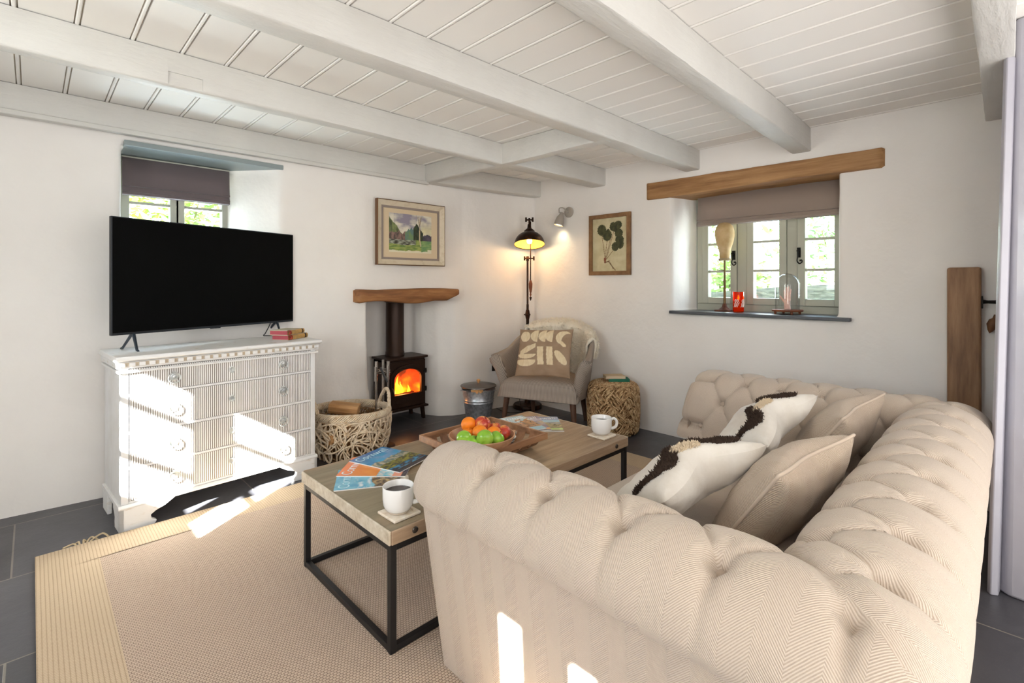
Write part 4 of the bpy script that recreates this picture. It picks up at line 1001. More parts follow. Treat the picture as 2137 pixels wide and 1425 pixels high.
bark_l = M('log_bark', hx('7c5c3c'), .9, bump=(20,.8,.01,(1,1,.3))); cut = board_wood('split_log','8a6239','b98a58','cda474',(1.5,10,10),3,.8,.5)
for k, (x, y, z, ang, tl, ln, r_, lab) in enumerate(((1.575,3.285,.335,-38,8,.20,.058,'large split log on top of the log basket'),(1.54,3.19,.20,10,-8,.30,.055,'log lying under the top one in the basket, at left'),(1.66,3.31,.18,60,6,.30,.055,'log standing lower at the back right of the basket'),(1.59,3.25,.10,-30,0,.32,.06,'lowest log showing through the basket weave'))):
    mb = MB(); n_ = 12; pr = []
    for q in range(n_): 
        a_ = 2*pi*q/n_; rr = r_*(1+.12*nz(q*.7, k)); zz = sin(a_)*rr
        pr.append((cos(a_)*rr, min(zz, r_*.35) if k < 2 else zz))
    mb.sweep(pr, 'x', -ln/2, ln/2); t2 = tag(mb.build('firewood_log', [cut, bark_l], smooth=False, bevel=.004), lab, 'log', 'logs in the basket')
    t2.location = (x,y,z); t2.rotation_euler = (0, radians(tl), radians(ang))

# ---------------- galvanised bucket ----------------
galv = M('galvanised_steel', hx('c9ced4'), .34, .7, var=(45, hx('9aa1a9'), .4, .65), bump=(35,.12,.001)); 
bx_, by_ = 2.80, 3.27
t = thing('metal_bucket', 'galvanised metal ash bucket with lid between the stove and the armchair', 'bucket', (bx_,by_,0))
mb = MB(); pr = [(.001,.004),(.10,.004),(.104,.0),(.107,.010)]
for z in (.165,.18,.21,.225): pass
pr += [(.128,.165),(.134,.170),(.129,.178),(.130,.184),(.136,.189),(.131,.196),(.143,.270),(.150,.272),(.150,.278),(.144,.280),(.139,.270),(.104,.014),(.001,.012)]
mb.lathe(pr, 48, (bx_,by_,0), caps=False); mb.build('body', galv, t, world=True, ang=60)
mb = MB(); mb.lathe([(.152,.296),(.158,.304),(.156,.310),(.10,.322),(.02,.328),(.001,.329)], 48, (bx_,by_,0), caps=False); mb.lathe([(.001,.300),(.150,.295),(.152,.296)], 48, (bx_,by_,0), caps=False)
lid = mb.build('lid', M('dark_lid', hx('6a6460'), .3, .85), t, world=True)
knobw = board_wood('pale_handle_wood','9a6c3c','c4935c','d8ac78',(4,4,4))
mb = MB(); mb.lathe([(.008,.328),(.008,.338),(.016,.345),(.017,.355),(.010,.363),(.001,.364)], 18, (bx_,by_,0)); mb.build('lid_knob', knobw, lid, world=True)
mb = MB(); arc = [(bx_+R2.x*.158*cos(a_)-.713*.155*sin(a_)*.97, by_+R2.y*.158*cos(a_)-.713*.155*sin(a_)*.97, .262+.028*sin(a_)) for a_ in [pi*k/20 for k in range(21)]]
mb.tube(arc, .003, 6); mb.build('bail_handle', galv, t, world=True)
mb = MB(); mb.tube(arc[8:13], .011, 12); mb.build('wooden_grip', knobw, t, world=True)
mb = MB(); fd = Vector((-.70,-.713,0))
for off, r_ in ((0,.012),(.03,.010)):
    c = Vector((bx_,by_,.285))+fd*.10+R2*off; mb.tube([c, c+fd*.075], r_, 10)
mb.build('tongs_grip', knobw, t, world=True)
# ---------------- wall socket ----------------
mb = MB(); mb.box(3.165,3.275,3.462,3.472,.365,.450); 
t = thing('wall_socket', 'small black wall socket low between the bucket and the armchair', 'socket', (3.193,3.456,.365), radians(-9))
mb.tf = None; mb.v = [((x-3.22), (y-3.465), z-.365) for x, y, z in mb.v]; mb.build('face_plate', M('black_socket', hx('1a1514'), .4, .3), t, bevel=.003, smooth=False)
mb = MB()
for x in (-.025,.025): mb.box(x-.006,x+.006,-.008,-.002,.055,.068)
mb.build('switch', M('socket_switch', hx('3a3432'), .4), t, smooth=False)

# ---------------- floor lamp ----------------
bronze = M('dark_bronze', hx('2c1c12'), .4, .7, var=(25, hx('4c2c18'), .45, .7)); lampwood = board_wood('lamp_turned_wood','3a1a0c','6e3618','8a4a22',(5,5,2))
lx, ly = 3.43, 3.275
t = thing('floor_lamp', 'bronze industrial floor lamp with lit dome shade in the corner behind the armchair', 'floor lamp', (lx,ly,0))
def U(o, z, dep=0): return (lx+R2.x*o-.70*dep, ly+R2.y*o-.713*dep, z)
mb = MB(); mb.lathe([(.135,0),(.138,.006),(.138,.03),(.130,.040),(.06,.044),(.03,.05),(.028,.075),(.018,.08),(.001,.08)], 40, (lx,ly,0)); mb.build('base', bronze, t, world=True)
mb = MB(); mb.tube([U(0,.07),U(0,.88)], .015, 12); mb.lathe([(.001,.86),(.018,.862),(.022,.885),(.028,.90),(.022,.915),(.018,.94),(.012,.95),(.012,1.0)], 16, (lx,ly,0)); mb.tube([U(0,.92),U(0,1.43)], .0095, 12); mb.build('pole', bronze, t, world=True)
mb = MB()
for k in range(3):
    a_ = k*2.1; mb.tube([U(0,.90),(lx+.036*cos(a_),ly+.036*sin(a_),.90)], .006, 8)
mb.build('height_knob', bronze, t, world=True)
mb = MB(); mb.tube([U(-.028,1.445,.02),U(.058,1.445,.02)], .007, 10); 
for o in (-.030,.060): mb.tube([U(o,1.425,.02),U(o,1.465,.02)], .008, 8)
mb.lathe([(.001,1.42),(.014,1.42),(.014,1.465),(.001,1.467)], 12, U(0,0)); mb.build('cross_clamp', bronze, t, world=True)
mb = MB(); mb.tube([U(.028,1.20,.035),U(.028,1.80,.035)], .0055, 10); mb.build('counter_rod', bronze, t, world=True)
mb = MB(); mb.lathe([(.004,1.075),(.010,1.10),(.006,1.108),(.011,1.125),(.017,1.165),(.018,1.20),(.010,1.23),(.005,1.235)], 16, U(.028,0,.035)); mb.build('counterweight', lampwood, t, world=True)
mb = MB(); mb.lathe([(.001,1.035),(.008,1.05),(.012,1.072),(.001,1.075)], 12, U(.028,0,.035)); mb.build('finial', bronze, t, world=True)
sm = Matrix.Translation(Vector(U(.015,1.575,.10))) @ Matrix.Rotation(radians(15), 4, Vector((-R2.x,-R2.y,0))) 
mb = MB(); mb.tf = sm; R_ = .143
prs = [(R_+.003,-.004),(R_,0)]+[(R_*cos(a_), .125*sin(a_)) for a_ in [pi/2*k/12 for k in range(1,10)]]+[(.052,.118),(.050,.135),(.030,.150),(.020,.165),(.016,.20),(.001,.205)]
mb.lathe(prs, 44, caps=False); mb.build('shade', bronze, t, world=True, ang=60)
mb = MB(); mb.tf = sm; mb.lathe([(R_-.001,.001)]+[((R_-.005)*cos(a_), .118*sin(a_)) for a_ in [pi/2*k/12 for k in range(1,12)]]+[(.001,.118)], 44, caps=False); mb.build('shade_lining', M('gold_lining', hx('f2c65c'), .5), t, world=True, ang=180)
mb = MB(); mb.tf = sm; mb.lathe([(.001,.005),(.018,.010),(.027,.03),(.022,.055),(.013,.08),(.013,.10)], 20, caps=False); mb.build('bulb', M('lamp_bulb', hx('fff4d8'), .4, emis=(hx('ffdc98'), 12)), t, world=True)
mb = MB(); mb.tube([U(.015,1.76,.05),U(.015,1.83,.04)], .009, 10); mb.tube([U(-.012,1.815,.035),U(.045,1.815,.035)], .008, 10)
for o in (-.016,.048): mb.tube([U(o,1.795,.035),U(o,1.838,.035)], .009, 8)
mb.build('shade_bracket', bronze, t, world=True)
lp = sm @ Vector((0,0,-.012))
l = lamp('lamp_glow', 'POINT', lp, 3.2, (1,.66,.34), shadow_soft_size=.03); l.parent = t; l.matrix_parent_inverse = ROOT[t.name].inverted()
mb = MB(); mb.tube(spline([U(-.08,.10,.02),U(-.07,.05,.10),U(-.05,.006,.17),U(-.2,.006,.2),U(-.3,.006,.05)], 8), .003, 6); tag(mb.build('lamp_cable', black_m), 'thin black lamp cable on the floor beneath the armchair', 'cable')

# ---------------- armchair ----------------
def stripe_mat(name, c1, c2, pitch, dotp=None):
    m, nt, b, L = newmat(name); sp = N(nt, 'SeparateXYZ'); L(coords(nt, uv=True), sp.inputs[0])
    w = math_(nt, 'MULTIPLY_ADD', math_(nt, 'SINE', math_(nt, 'MULTIPLY', sp.outputs[0], 2*pi/pitch)), .5, .5)
    h = w
    if dotp:
        w2 = math_(nt, 'MULTIPLY_ADD', math_(nt, 'SINE', math_(nt, 'MULTIPLY', sp.outputs[1], 2*pi/dotp)), .5, .5); h = math_(nt, 'MULTIPLY', w, math_(nt, 'MULTIPLY_ADD', w2, .35, .65))
    L(ramp_(nt, h, [(.15, c2), (.6, c1)]), b.inputs['Base Color']); b.inputs['Roughness'].default_value = .9
    bump_(nt, b, h, .5, .0015); return m
chair_m = stripe_mat('grey_stripe_upholstery', hx('ada093'), hx('7d726a'), .0105, .012)
MC = mat_of((3.172,2.764,0), radians(-70))
t = thing('armchair', 'low grey striped upholstered armchair on tapered legs in the corner', 'armchair', mw=MC)
mb = MB(); n = 40
def seat(sg):
    def fn(u, v):
        a_ = 2*u-1; b_ = 2*v-1; wf = .345-.075*v-.03*max(0,v-.5); e = max(0,(1-abs(a_)**12)*(1-abs(b_)**12))**.4
        y = -.315+.56*v-.022*(1-a_*a_)*(1-v); return (a_*wf, y, .268-.006*v+(.148*e+.030*(1-a_*a_)*(1-(b_*.9)**2) if sg > 0 else -.004*e))
    return fn
mb.grid(n, n, seat(1), 0, lambda u, v: (u*.7, v*.6)); b0 = len(mb.f); mb.grid(n, n, seat(-1), 0, lambda u, v: (u*.7, v*.6)); mb.f[b0:] = [f[::-1] for f in mb.f[b0:]]
mb.build('seat', chair_m, t, ang=180)
CP = [(-.350,-.255,.60),(-.353,-.16,.612),(-.338,-.02,.65),(-.315,.10,.72),(-.245,.19,.79),(-.12,.235,.825),(0,.245,.83),(.12,.235,.825),(.245,.19,.79),(.315,.10,.72),(.338,-.02,.65),(.353,-.16,.612),(.350,-.255,.60)]
SPn = spline(CP, 6)
def shell_pt(u, off, f):
    """f 0 bottom..1 top ; off 0 inner..1 outer"""
    q = u*(len(SPn)-1); i = min(int(q), len(SPn)-2); p = SPn[i].lerp(SPn[i+1], q-i); tg = (SPn[i+1]-SPn[i]); nr = Vector((-tg.y, tg.x, 0)); nr = nr.normalized()
    if nr.dot(Vector((p.x, p.y+.1, 0))) < 0: nr = -nr
    arm = max(0, abs(2*u-1)-.72)/.28; zb = .27; z = zb+(p.z-zb)*f
    lean = (-.055-.03*arm)*(1-f)+.03*arm*max(0,f-.7)/.3
    th = .052+.012*arm*f; return Vector((p.x, p.y, z))+nr*(lean+th*off)+Vector((0, -.04*(1-f)*(-arm)+.03*arm*(1-f)*0, 0))
sec = [(0,0),(0,.25),(0,.5),(0,.75),(0,.92),(.12,.985),(.35,1.01),(.65,1.01),(.9,.985),(1,.93),(1.0,.75),(1,.5),(1,.25),(1,0)]
mb = MB(); nu = 72; ns = len(sec)-1
def shf(u, v): o_, f = sec[round(v*ns)]; return tuple(shell_pt(u, o_, f))
mb.grid(nu, ns, shf, 0, lambda u, v: (u*1.7, v*.9))
w = nu+1; mb.f.append(tuple(j*w for j in range(ns+1))[::-1]); mb.m.append(0); mb.f.append(tuple(j*w+nu for j in range(ns+1))); mb.m.append(0)
o = mb.build('shell', chair_m, t, ang=70)
for s_ in (-1, 1):   # padded arm fronts
    mb = MB(); pts = []; rr = []
    for k in range(15):
        f = k/14; a_ = shell_pt(0 if s_ < 0 else 1, .5, f*.97+.0); pts.append((a_.x+s_*.004, a_.y-.004, a_.z)); rr.append(.034+.018*f-(.012 if k > 13 else 0))
    mb.tube(pts, rr, 14, flat=.75)
    for i, v_ in enumerate(mb.v): mb.uv[i] = (v_[0]*1.2+v_[2]*.5, v_[2])
    mb.build('arm_front', chair_m, t, ang=60)
leg_m = board_wood('chair_leg_wood','33231a','54392a','6b4a36',(6,6,1.5),3,.4,.2)
for x, y, sx, sy in ((-.285,-.245,-.03,-.03),(.285,-.245,.03,-.03),(-.23,.17,-.02,.05),(.23,.17,.02,.05)):
    mb = MB(); mb.tube([(x,y,.29),(x+sx,y+sy,0)], [.027,.015], 12); mb.build('leg', leg_m, t)
# sheepskin over the back
fleece = M('cream_fleece', hx('efe6d3'), .95, sheen=.5, bump=(60,.8,.01))
t = thing('sheepskin', 'cream sheepskin draped over the back of the armchair', 'sheepskin', mw=MC)
def fl_pt(u, v):
    uu = .31+.47*u+.02*nz(v*5, 1); edge = .012*nz(u*8, v*8, 4)
    if v < .25: f = .70+.3*v/.25; o_ = 1; k = v/.25; p = shell_pt(uu, 1.25, f)
    elif v < .42: k = (v-.25)/.17; p = shell_pt(uu, 1.25-1.5*k, 1.0+.045*sin(k*pi)+.03)
    else: k = (v-.42)/.58; p = shell_pt(uu, -.35-.25*k, 1.0-.85*k)
    return (p.x+edge, p.y+edge, p.z+edge)
mb = MB(); mb.grid(40, 50, fl_pt, 0); o = mb.build('hide', fleece, t, ang=180); md = o.modifiers.new('s','SOLIDIFY'); md.thickness = .018; md.offset = 1
rnd = random.Random(5); pts = []; nr = []
for _ in range(2500):
    u, v = rnd.random(), rnd.random(); p = Vector(fl_pt(u, v)); a_ = Vector(fl_pt(min(1,u+.01), v))-p; b_ = Vector(fl_pt(u, min(1,v+.01)))-p
    nn = a_.cross(b_).normalized(); c_ = Vector((0, -.02, .55)); 
    if v > .42 and nn.y > 0: nn = -nn
    if v < .25 and nn.y < 0: nn = -nn
    if .25 <= v <= .42 and nn.z < 0: nn = -nn
    pts.append(p+nn*.008); nr.append(nn)
mb = MB(); strands(mb, pts, nr, 9000, .020, .0016, rnd, .8); o = mb.build('wool', fleece, t, smooth=False); o['kind'] = 'stuff'
# patterned cushion
def pattern(u, v):
    base = hx('a48a72'); cr = hx('e8d6b4'); x, y = u, v
    c = mixc(base, hx('93795f'), .5+.5*fbm(x*6, y*6))
    def seg(cx_, cy, rx, ry): return ((x-cx_)/rx)**2+((y-cy)/ry)**2 < 1
    s = False
    if seg(.14,.82,.10,.12) and not (x > .18 and y < .82-.0 and (x-.18)+(.82-y) > .15): s = True
    for cx_ in (.33,.48,.61):
        if seg(cx_+.06,.84,.145,.145) and x < cx_+.055: s = True
        if seg(cx_+.06,.84,.145,.145) and x < cx_+.055 and y < .84-1.2*(cx_+.055-x)+.02 and False: s = False
    if seg(.86,.80,.14,.15) and not seg(.95,.74,.12,.15) : s = True
    if .80 < x < .92 and .60 < y < .72 and abs((x-.80)-(.72-y)*.95) < .045: s = True
    for x0 in (.40,.57):
        xx = x-(.55-y)*.10
        if x0 < xx < x0+.115 and .22 < y < .60: s = True
    if .06 < x < .36 and abs(y-(.46+.55*(x-.06))) < .075-.05*abs(x-.2)/.15*.6 and y > .42: s = True
    if seg(.20,.44,.19,.10) and y < .44+.0: s = True
    if seg(.20,.30,.19,.115) and y < .325: s = True
    if ((x-.84)*.8+(y-.38)*.6)**2/.07**2+((y-.38)*.8-(x-.84)*.6)**2/.17**2 < 1: s = True
    return mixc(cr, hx('dcc59d'), .5+.8*fbm(x*30, y*8)) if s else c
mwc = pose((2.924,2.875,.818),(3.108,2.456,.834),(-.137,-.075,-.35),.40)
t = thing('patterned_cushion', 'taupe square cushion with cream abstract shapes on the armchair', 'cushion', mw=mwc)
mb, edge, f = pillow_mb(.46, .40, .055, 21, pinch=.05, n=120); 
mb.col = {}; w = 121
for j in range(w):
    for i in range(w):
        mb.col[j*w+i] = pattern(i/120, j/120); mb.col[w*w+j*w+i] = hx('a48a72')
mb.build('cover', vcol('printed_cushion', .9), t, ang=180)

# ---------------- seagrass pouf and books ----------------
px_, py_ = 3.378, 2.262
grassw = M('seagrass', hx('b8946a'), .7, var=(35, hx('8a6440'), .42, .7), bump=(70,.5,.003)); grass2 = M('pale_seagrass', hx('d6b88c'), .65, var=(35, hx('a88256'), .45, .8))
def pf(z):
    f = z/.405; return .193+.012*sin(f*pi)-.05*max(0,(f-.88)/.12)**2-.02*max(0,(.08-f)/.08)
t = thing('seagrass_pouf', 'drum-shaped woven seagrass pouf against the wall beside the armchair', 'pouf', (px_,py_,0))
mb = MB(); mb.lathe([(.12,0),(.175,.004)]+[(pf(.405*k/24)-.006, .405*k/24) for k in range(1,24)]+[(.14,.400),(.06,.403),(.001,.403)], 48, (px_,py_,0)); mb.build('core', M('dark_seagrass', hx('6f5030'), .9, var=(30, hx('94714a'), .4, .7), bump=(50,.8,.006)), t, world=True)
rnd = random.Random(8); mA = MB(); mB_ = MB()
for i in range(2600):
    a_ = rnd.random()*2*pi; z = rnd.uniform(.006,.395)
    cell = (floor(a_/(2*pi)*9+z*7)+floor(a_/(2*pi)*9-z*7))%2; sl = (.9 if cell else -.9)+rnd.uniform(-.25,.25)
    tgt = mA if rnd.random() < .5 else mB_; pts = []; ln = rnd.uniform(.03,.06)
    for k in range(4):
        q = (k/3-.5)*ln; r_ = pf(min(max(z+q*sin(sl),0),.4))+.001+.007*sin(k/3*pi); aa = a_+q*cos(sl)/.2; pts.append((px_+r_*cos(aa), py_+r_*sin(aa), min(max(z+q*sin(sl), .004), .402)))
    tgt.tube(pts, [.0015,.0042,.0042,.0015], 4)
for i in range(700):
    r_ = .185*sqrt(rnd.random()); a_ = rnd.random()*2*pi; d = a_+pi/2+rnd.uniform(-.5,.5); c = Vector((px_+r_*cos(a_), py_+r_*sin(a_), .402-.02*max(0,(r_-.14)/.05)**2)); dv = Vector((cos(d), sin(d), 0))*.022
    (mA if i%2 else mB_).tube([c-dv, c+Vector((0,0,.004)), c+dv], [.0015,.004,.0015], 4)
mA.build('weave', grassw, t, world=True, ang=180); mB_.build('pale_weave', grass2, t, world=True, ang=180)
mb = MB()
for s_ in (-1, 1):
    for k in range(5):
        pts = []
        for q in range(26):
            z = .01+.385*q/25; aa = k*2*pi/5+s_*z*5.5; r_ = pf(z)+.006; pts.append((px_+r_*cos(aa), py_+r_*sin(aa), z))
        for o in (-.005,.005): mb.tube([(p[0],p[1],p[2]+o) for p in pts], .0042, 5)
mb.build('rope_lattice', grassw, t, world=True, ang=180)
def small_book(mw, w, d, h, col, pg, label, sp=None):
    t = thing('small_book', label, 'book', mw=mw); cm = M('cloth_'+col, hx(col), .7, bump=(150,.2,.001))
    mb = MB(); mb.box(.003, w-.003, .0, d-.003, .002, h-.002); mb.build('page_block', M('pages_'+pg, hx(pg), .8), t, smooth=False)
    mb = MB(); mb.box(0,w,0,d,0,.002); mb.box(0,w,0,d,h-.002,h); mb.build('cover', cm, t, smooth=False)
    mb = MB(); mb.box(0,w,-.003,.0,0,h); mb.build('spine', M('spine_'+(sp or col), hx(sp or col), .7), t, smooth=False)
    return t
small_book(bookmat(3.33,2.268,.4075,-47), .165, .11, .022, '1e6b52', 'd8c9a6', 'dark green little book, lower of the two on the pouf')
small_book(bookmat(3.315,2.288,.430,-41), .16, .11, .020, 'c9b08c', 'cdbb96', 'worn pale little book, upper of the two on the pouf', 'd9c3a4')

# ---------------- things on the window sill ----------------
t = thing('hat_block', 'linen-covered milliner head block on a tall stand on the window sill', 'hat stand', (3.745,1.512,.99))
linen = M('old_linen', hx('cdb48a'), .85, var=(9, hx('b2935f'), .4, .7), bump=(220,.3,.001)); oldbrass = M('aged_brass', hx('6e5a3c'), .4, .7); darkfoot = board_wood('hat_foot_wood','2f170c','5a3018','6e3f22',(5,5,5))
c = (3.745,1.512,.99)
mb = MB(); mb.lathe([(.038,.40),(.040,.44),(.050,.48),(.066,.53),(.075,.575),(.074,.61),(.062,.645),(.036,.668),(.001,.675)], 32, c, sy=.92); mb.build('head', linen, t, world=True, ang=180)
mb = MB(); mb.lathe([(.001,.385),(.044,.385),(.044,.402),(.001,.402)], 28, c); mb.build('collar', M('band', hx('a59473'), .8), t, world=True)
mb = MB(); mb.lathe([(.010,.05),(.009,.22),(.011,.225),(.011,.235),(.0075,.24),(.0075,.385)], 14, c); mb.tube([(3.735,1.512,1.30),(3.72,1.535,1.305),(3.715,1.545,1.30)], .003, 6); mb.build('rod', oldbrass, t, world=True)
mb = MB(); mb.tf = Matrix.Translation(c); mb.box(-.05,.05,-.058,.058,0,.014); mb.lathe([(.046,.014),(.036,.022),(.020,.034),(.014,.055),(.010,.062)], 20); mb.build('foot', darkfoot, t, world=True, bevel=.002)
# orange candle glass
c = (3.715,1.400,.9905)
t = thing('candle_glass', 'orange glass candle holder with white drawn pattern, candle alight, on the sill', 'candle', c)
og = M('orange_glass', hx('f0480c'), .08, trans=.75, ior=1.3); 
mb = MB(); mb.lathe([(.001,0),(.034,0),(.038,.006),(.038,.150),(.035,.150),(.035,.010),(.001,.010)], 32, c, caps=False); mb.build('glass', og, t, world=True)
mb = MB(); mb.lathe([(.001,.012),(.0345,.012),(.0345,.088),(.001,.086)], 28, c, caps=False); mb.build('wax', M('orange_wax', hx('e0300c'), .5, emis=(hx('ff4010'), .15)), t, world=True)
mb = MB(); mb.lathe([(.001,.092),(.006,.098),(.007,.106),(.003,.12),(.001,.128)], 12, c); mb.build('flame', M('candle_flame', hx('ffd890'), .5, emis=(hx('ffcf70'), 12)), t, world=True)
mb = MB()
for k in range(5):
    z = .045+.011*k; pts = []
    for q in range(11): a_ = radians(150+55*(q/10)*(1-.10*abs(k-2)))+.05*k; pts.append((c[0]+.0388*cos(a_), c[1]+.0388*sin(a_), c[2]+z+.006*(1 if (q//2+k)%2 else -1)))
    mb.tube(pts, .0014, 5)
mb.v = mb.v+[ (c[0]+(x-c[0])*cos(1.3)-(y-c[1])*sin(1.3), c[1]+(x-c[0])*sin(1.3)+(y-c[1])*cos(1.3), z) for x, y, z in mb.v]; n_ = len(mb.v)//2; mb.f = mb.f+[tuple(i+n_ for i in f) for f in mb.f]; mb.m = mb.m*2
mb.build('drawn_pattern', M('white_print', hx('f4ece4'), .5), t, world=True)
# glass cloche with a small hand-like branch
c = (3.725,1.075,.9905)
t = thing('glass_cloche', 'clear glass dome on a footed round wooden base on the window sill', 'cloche', c)
rw = board_wood('cloche_base_wood','4a2312','7d4426','935735',(5,5,5))
mb = MB(); mb.lathe([(.001,.018),(.092,.018),(.097,.024),(.095,.031),(.001,.031)], 40, c); mb.build('wooden_base', rw, t, world=True)
for k in range(4):
    mb = MB(); a_ = k*pi/2+.6; mb.lathe([(.006,0),(.009,.008),(.007,.018)], 12, (c[0]+.078*cos(a_), c[1]+.078*sin(a_), c[2])); mb.build('foot', rw, t, world=True)
mb = MB(); pr = [(.076,.031),(.076,.20)]+[(.076*cos(a_), .20+.082*sin(a_)) for a_ in [pi/2*k/12 for k in range(1,13)]]
mb.lathe(pr, 44, c, caps=False); mb.lathe([(max(.0005,r_-.0025), z-.0015) for r_, z in pr], 44, c, caps=False); mb.build('glass_dome', thin_glass('cloche_glass', (.99,.995,.995), .03, .1, .3), t, world=True, ang=180)
coral = M('pale_pink_coral', hx('d3a090'), .6, var=(30, hx('e6c2b0'), .4, .7))
mb = MB(); b0 = (c[0],c[1],c[2]+.031)
def br_(p, q, r0, r1): mb.tube(spline([p, ((p[0]+q[0])/2+.003, (p[1]+q[1])/2+.003, (p[2]+q[2])/2), q], 4), [r0+(r1-r0)*k/8 for k in range(9)], 10)
br_(b0, (b0[0],b0[1],b0[2]+.07), .021, .017)
for dy, dz, r_ in ((-.022,.14,.006),(-.008,.16,.0065),(.006,.155,.0065),(.02,.135,.006)): br_((b0[0],b0[1]+dy*.5,b0[2]+.062), (b0[0],b0[1]+dy,b0[2]+dz), .009, r_*.7)
br_((b0[0],b0[1]+.012,b0[2]+.045), (b0[0]-.004,b0[1]+.046,b0[2]+.095), .009, .004)
o = mb.build('coral_ornament', coral, None, ang=180); tag(o, 'small pale pink branching ornament inside the glass dome', 'ornament')

# ---------------- coffee table things ----------------
ceram = M('white_glaze', hx('f0eeea'), .22, coat=.3); stonew = M('mug_foot_clay', hx('cdbfae'), .7); coffee = M('black_coffee', hx('24100a'), .08)
trav, nt, b, L = newmat('travertine'); n1 = noise_(nt, coords(nt, (1,1,1)), 40, 5); L(ramp_(nt, n1, [(.3, hx('f0e9dc')), (.6, hx('e2d3bd')), (.72, hx('b09070'))]), b.inputs['Base Color']); b.inputs['Roughness'].default_value = .5
for (cx_, cy, rot, lab, hl) in ((.899,1.466,2,'at the near end of the coffee table',-40),(2.104,1.478,0,'at the far right corner of the coffee table',-42)):
    t = thing('stone_coaster', 'square cream stone coaster '+lab, 'coaster', (cx_,cy,.412), radians(rot))
    mb = MB(); mb.box(-.053,.053,-.053,.053,0,.0095); mb.build('stone', trav, t, bevel=.003, smooth=False)
    t = thing('coffee_mug', 'white stoneware mug of black coffee '+lab, 'mug', (cx_-.004,cy,.4216), radians(hl))
    mb = MB(); mb.lathe([(.001,.008),(.036,.008),(.044,.014),(.050,.028),(.0525,.05),(.0525,.088),(.0515,.0905),(.0495,.088),(.0490,.05),(.046,.028),(.035,.016),(.001,.014)], 44, caps=False); mb.build('cup', ceram, t, ang=180)
    mb = MB(); mb.lathe([(.001,0),(.031,0),(.034,.002),(.037,.009),(.001,.009)], 40, caps=False); mb.build('foot_ring', stonew, t, ang=50)
    mb = MB(); mb.lathe([(.001,.0685),(.0490,.0685)], 40, caps=False); mb.build('coffee', coffee, t, ang=180)
    mb = MB(); mb.tube(spline([(.050,0,.076),(.064,0,.082),(.077,0,.073),(.080,0,.055),(.072,0,.038),(.050,0,.030)], 6), .0062, 10, flat=1.3); mb.build('handle', ceram, t, ang=180)
# wooden trug
tr_m = board_wood('trug_wood','6b4a32','946a4a','b38863',(1.2,9,9),3,.5,.3); tr_d = board_wood('trug_slat','5d3f2a','835c40','a27a58',(9,1.2,9),3,.5,.3)
TX0, TX1, TY0, TY1 = 1.305, 1.762, 1.548, 1.955; zr = .487; zbm = .4125
t = thing('wooden_trug', 'rectangular slatted wooden trug holding the fruit bowl on the coffee table', 'trug', (1.53,1.75,.412))
mb = MB(); e = .013
mb.box(TX0,TX1,TY0,TY0+e,zr-.030,zr); mb.box(TX0,TX1,TY1-e,TY1,zr-.030,zr); mb.box(TX0,TX0+e,TY0+e,TY1-e,zr-.030,zr); mb.box(TX1-e,TX1,TY0+e,TY1-e,zr-.030,zr)
mb.build('rim', tr_m, t, world=True, smooth=False, bevel=.002)
mb = MB(); 
def band(mb, x0, x1, a0, a1, alongx, th=.003):
    pts = []
    for k in range(9): a_ = pi/2*k/8; pts.append((a0+.014+.07*(1-cos(a_)), zr-.018-(zr-.018-zbm-.004)*sin(a_)))
    for k in range(9): a_ = pi/2*(1-k/8); pts.append((a1-.014-.07*(1-cos(a_)), zr-.018-(zr-.018-zbm-.004)*sin(a_)))
    n = len(pts); vs = []
    for (q, z) in pts:
        for (xx, dz) in ((x0,0),(x1,0),(x1,th),(x0,th)): vs.append((xx, q, z+dz) if alongx else (q, xx, z+dz))
    fs = [(i*4+k, i*4+(k+1)%4, (i+1)*4+(k+1)%4, (i+1)*4+k) for i in range(n-1) for k in range(4)]+[(3,2,1,0),((n-1)*4,(n-1)*4+1,(n-1)*4+2,(n-1)*4+3)]
    if not alongx: fs = [f[::-1] for f in fs]
    mb._add(vs, fs)
for k in range(6):
    mb = MB(); x = TX0+.045+(TX1-TX0-.09-.045)*k/5; band(mb, x, x+.045, TY0, TY1, True); mb.build('slat', tr_d, t, world=True, ang=40)
for k in range(4):
    mb = MB(); y = TY0+.05+(TY1-TY0-.10-.055)*k/3; band(mb, y, y+.055, TX0, TX1, False, .002); mb.v = [(p[0],p[1],p[2]+.0035) for p in mb.v]; mb.build('end_slat', tr_m, t, world=True, ang=40)
bz = .4225; bc = (1.462,1.683,bz)
bowl_m = board_wood('bowl_wood','8f6244','b98c68','cfa684',(3,3,8),2.5,.5,.2)
t = thing('fruit_bowl', 'round turned wooden bowl full of apples and oranges inside the trug', 'bowl', bc)
mb = MB(); mb.lathe([(.001,0),(.05,0),(.085,.012),(.125,.045),(.150,.088),(.151,.094),(.146,.095),(.138,.083),(.115,.048),(.078,.020),(.001,.012)], 56, bc, caps=False); mb.build('turned_bowl', bowl_m, t, world=True, ang=60)
gapple = M('green_apple', hx('7fb52c'), .25, var=(14, hx('a3cc4a'), .4, .65), coat=.3)
rapple, nt, b, L = newmat('red_apple'); n1 = noise_(nt, coords(nt, (1,1,.25)), 60, 4); n2 = noise_(nt, coords(nt), 14, 2); L(ramp_(nt, math_(nt, 'ADD', math_(nt,'MULTIPLY',n1,.5), math_(nt,'MULTIPLY',n2,.5)), [(.36, hx('9c2418')), (.48, hx('c24430')), (.56, hx('dd9a4a'))]), b.inputs['Base Color']); b.inputs['Roughness'].default_value = .3
orange_m = M('orange_peel', hx('f08418'), .42, bump=(160,.4,.0012)); stalk = M('stalk', hx('4a3018'), .8)
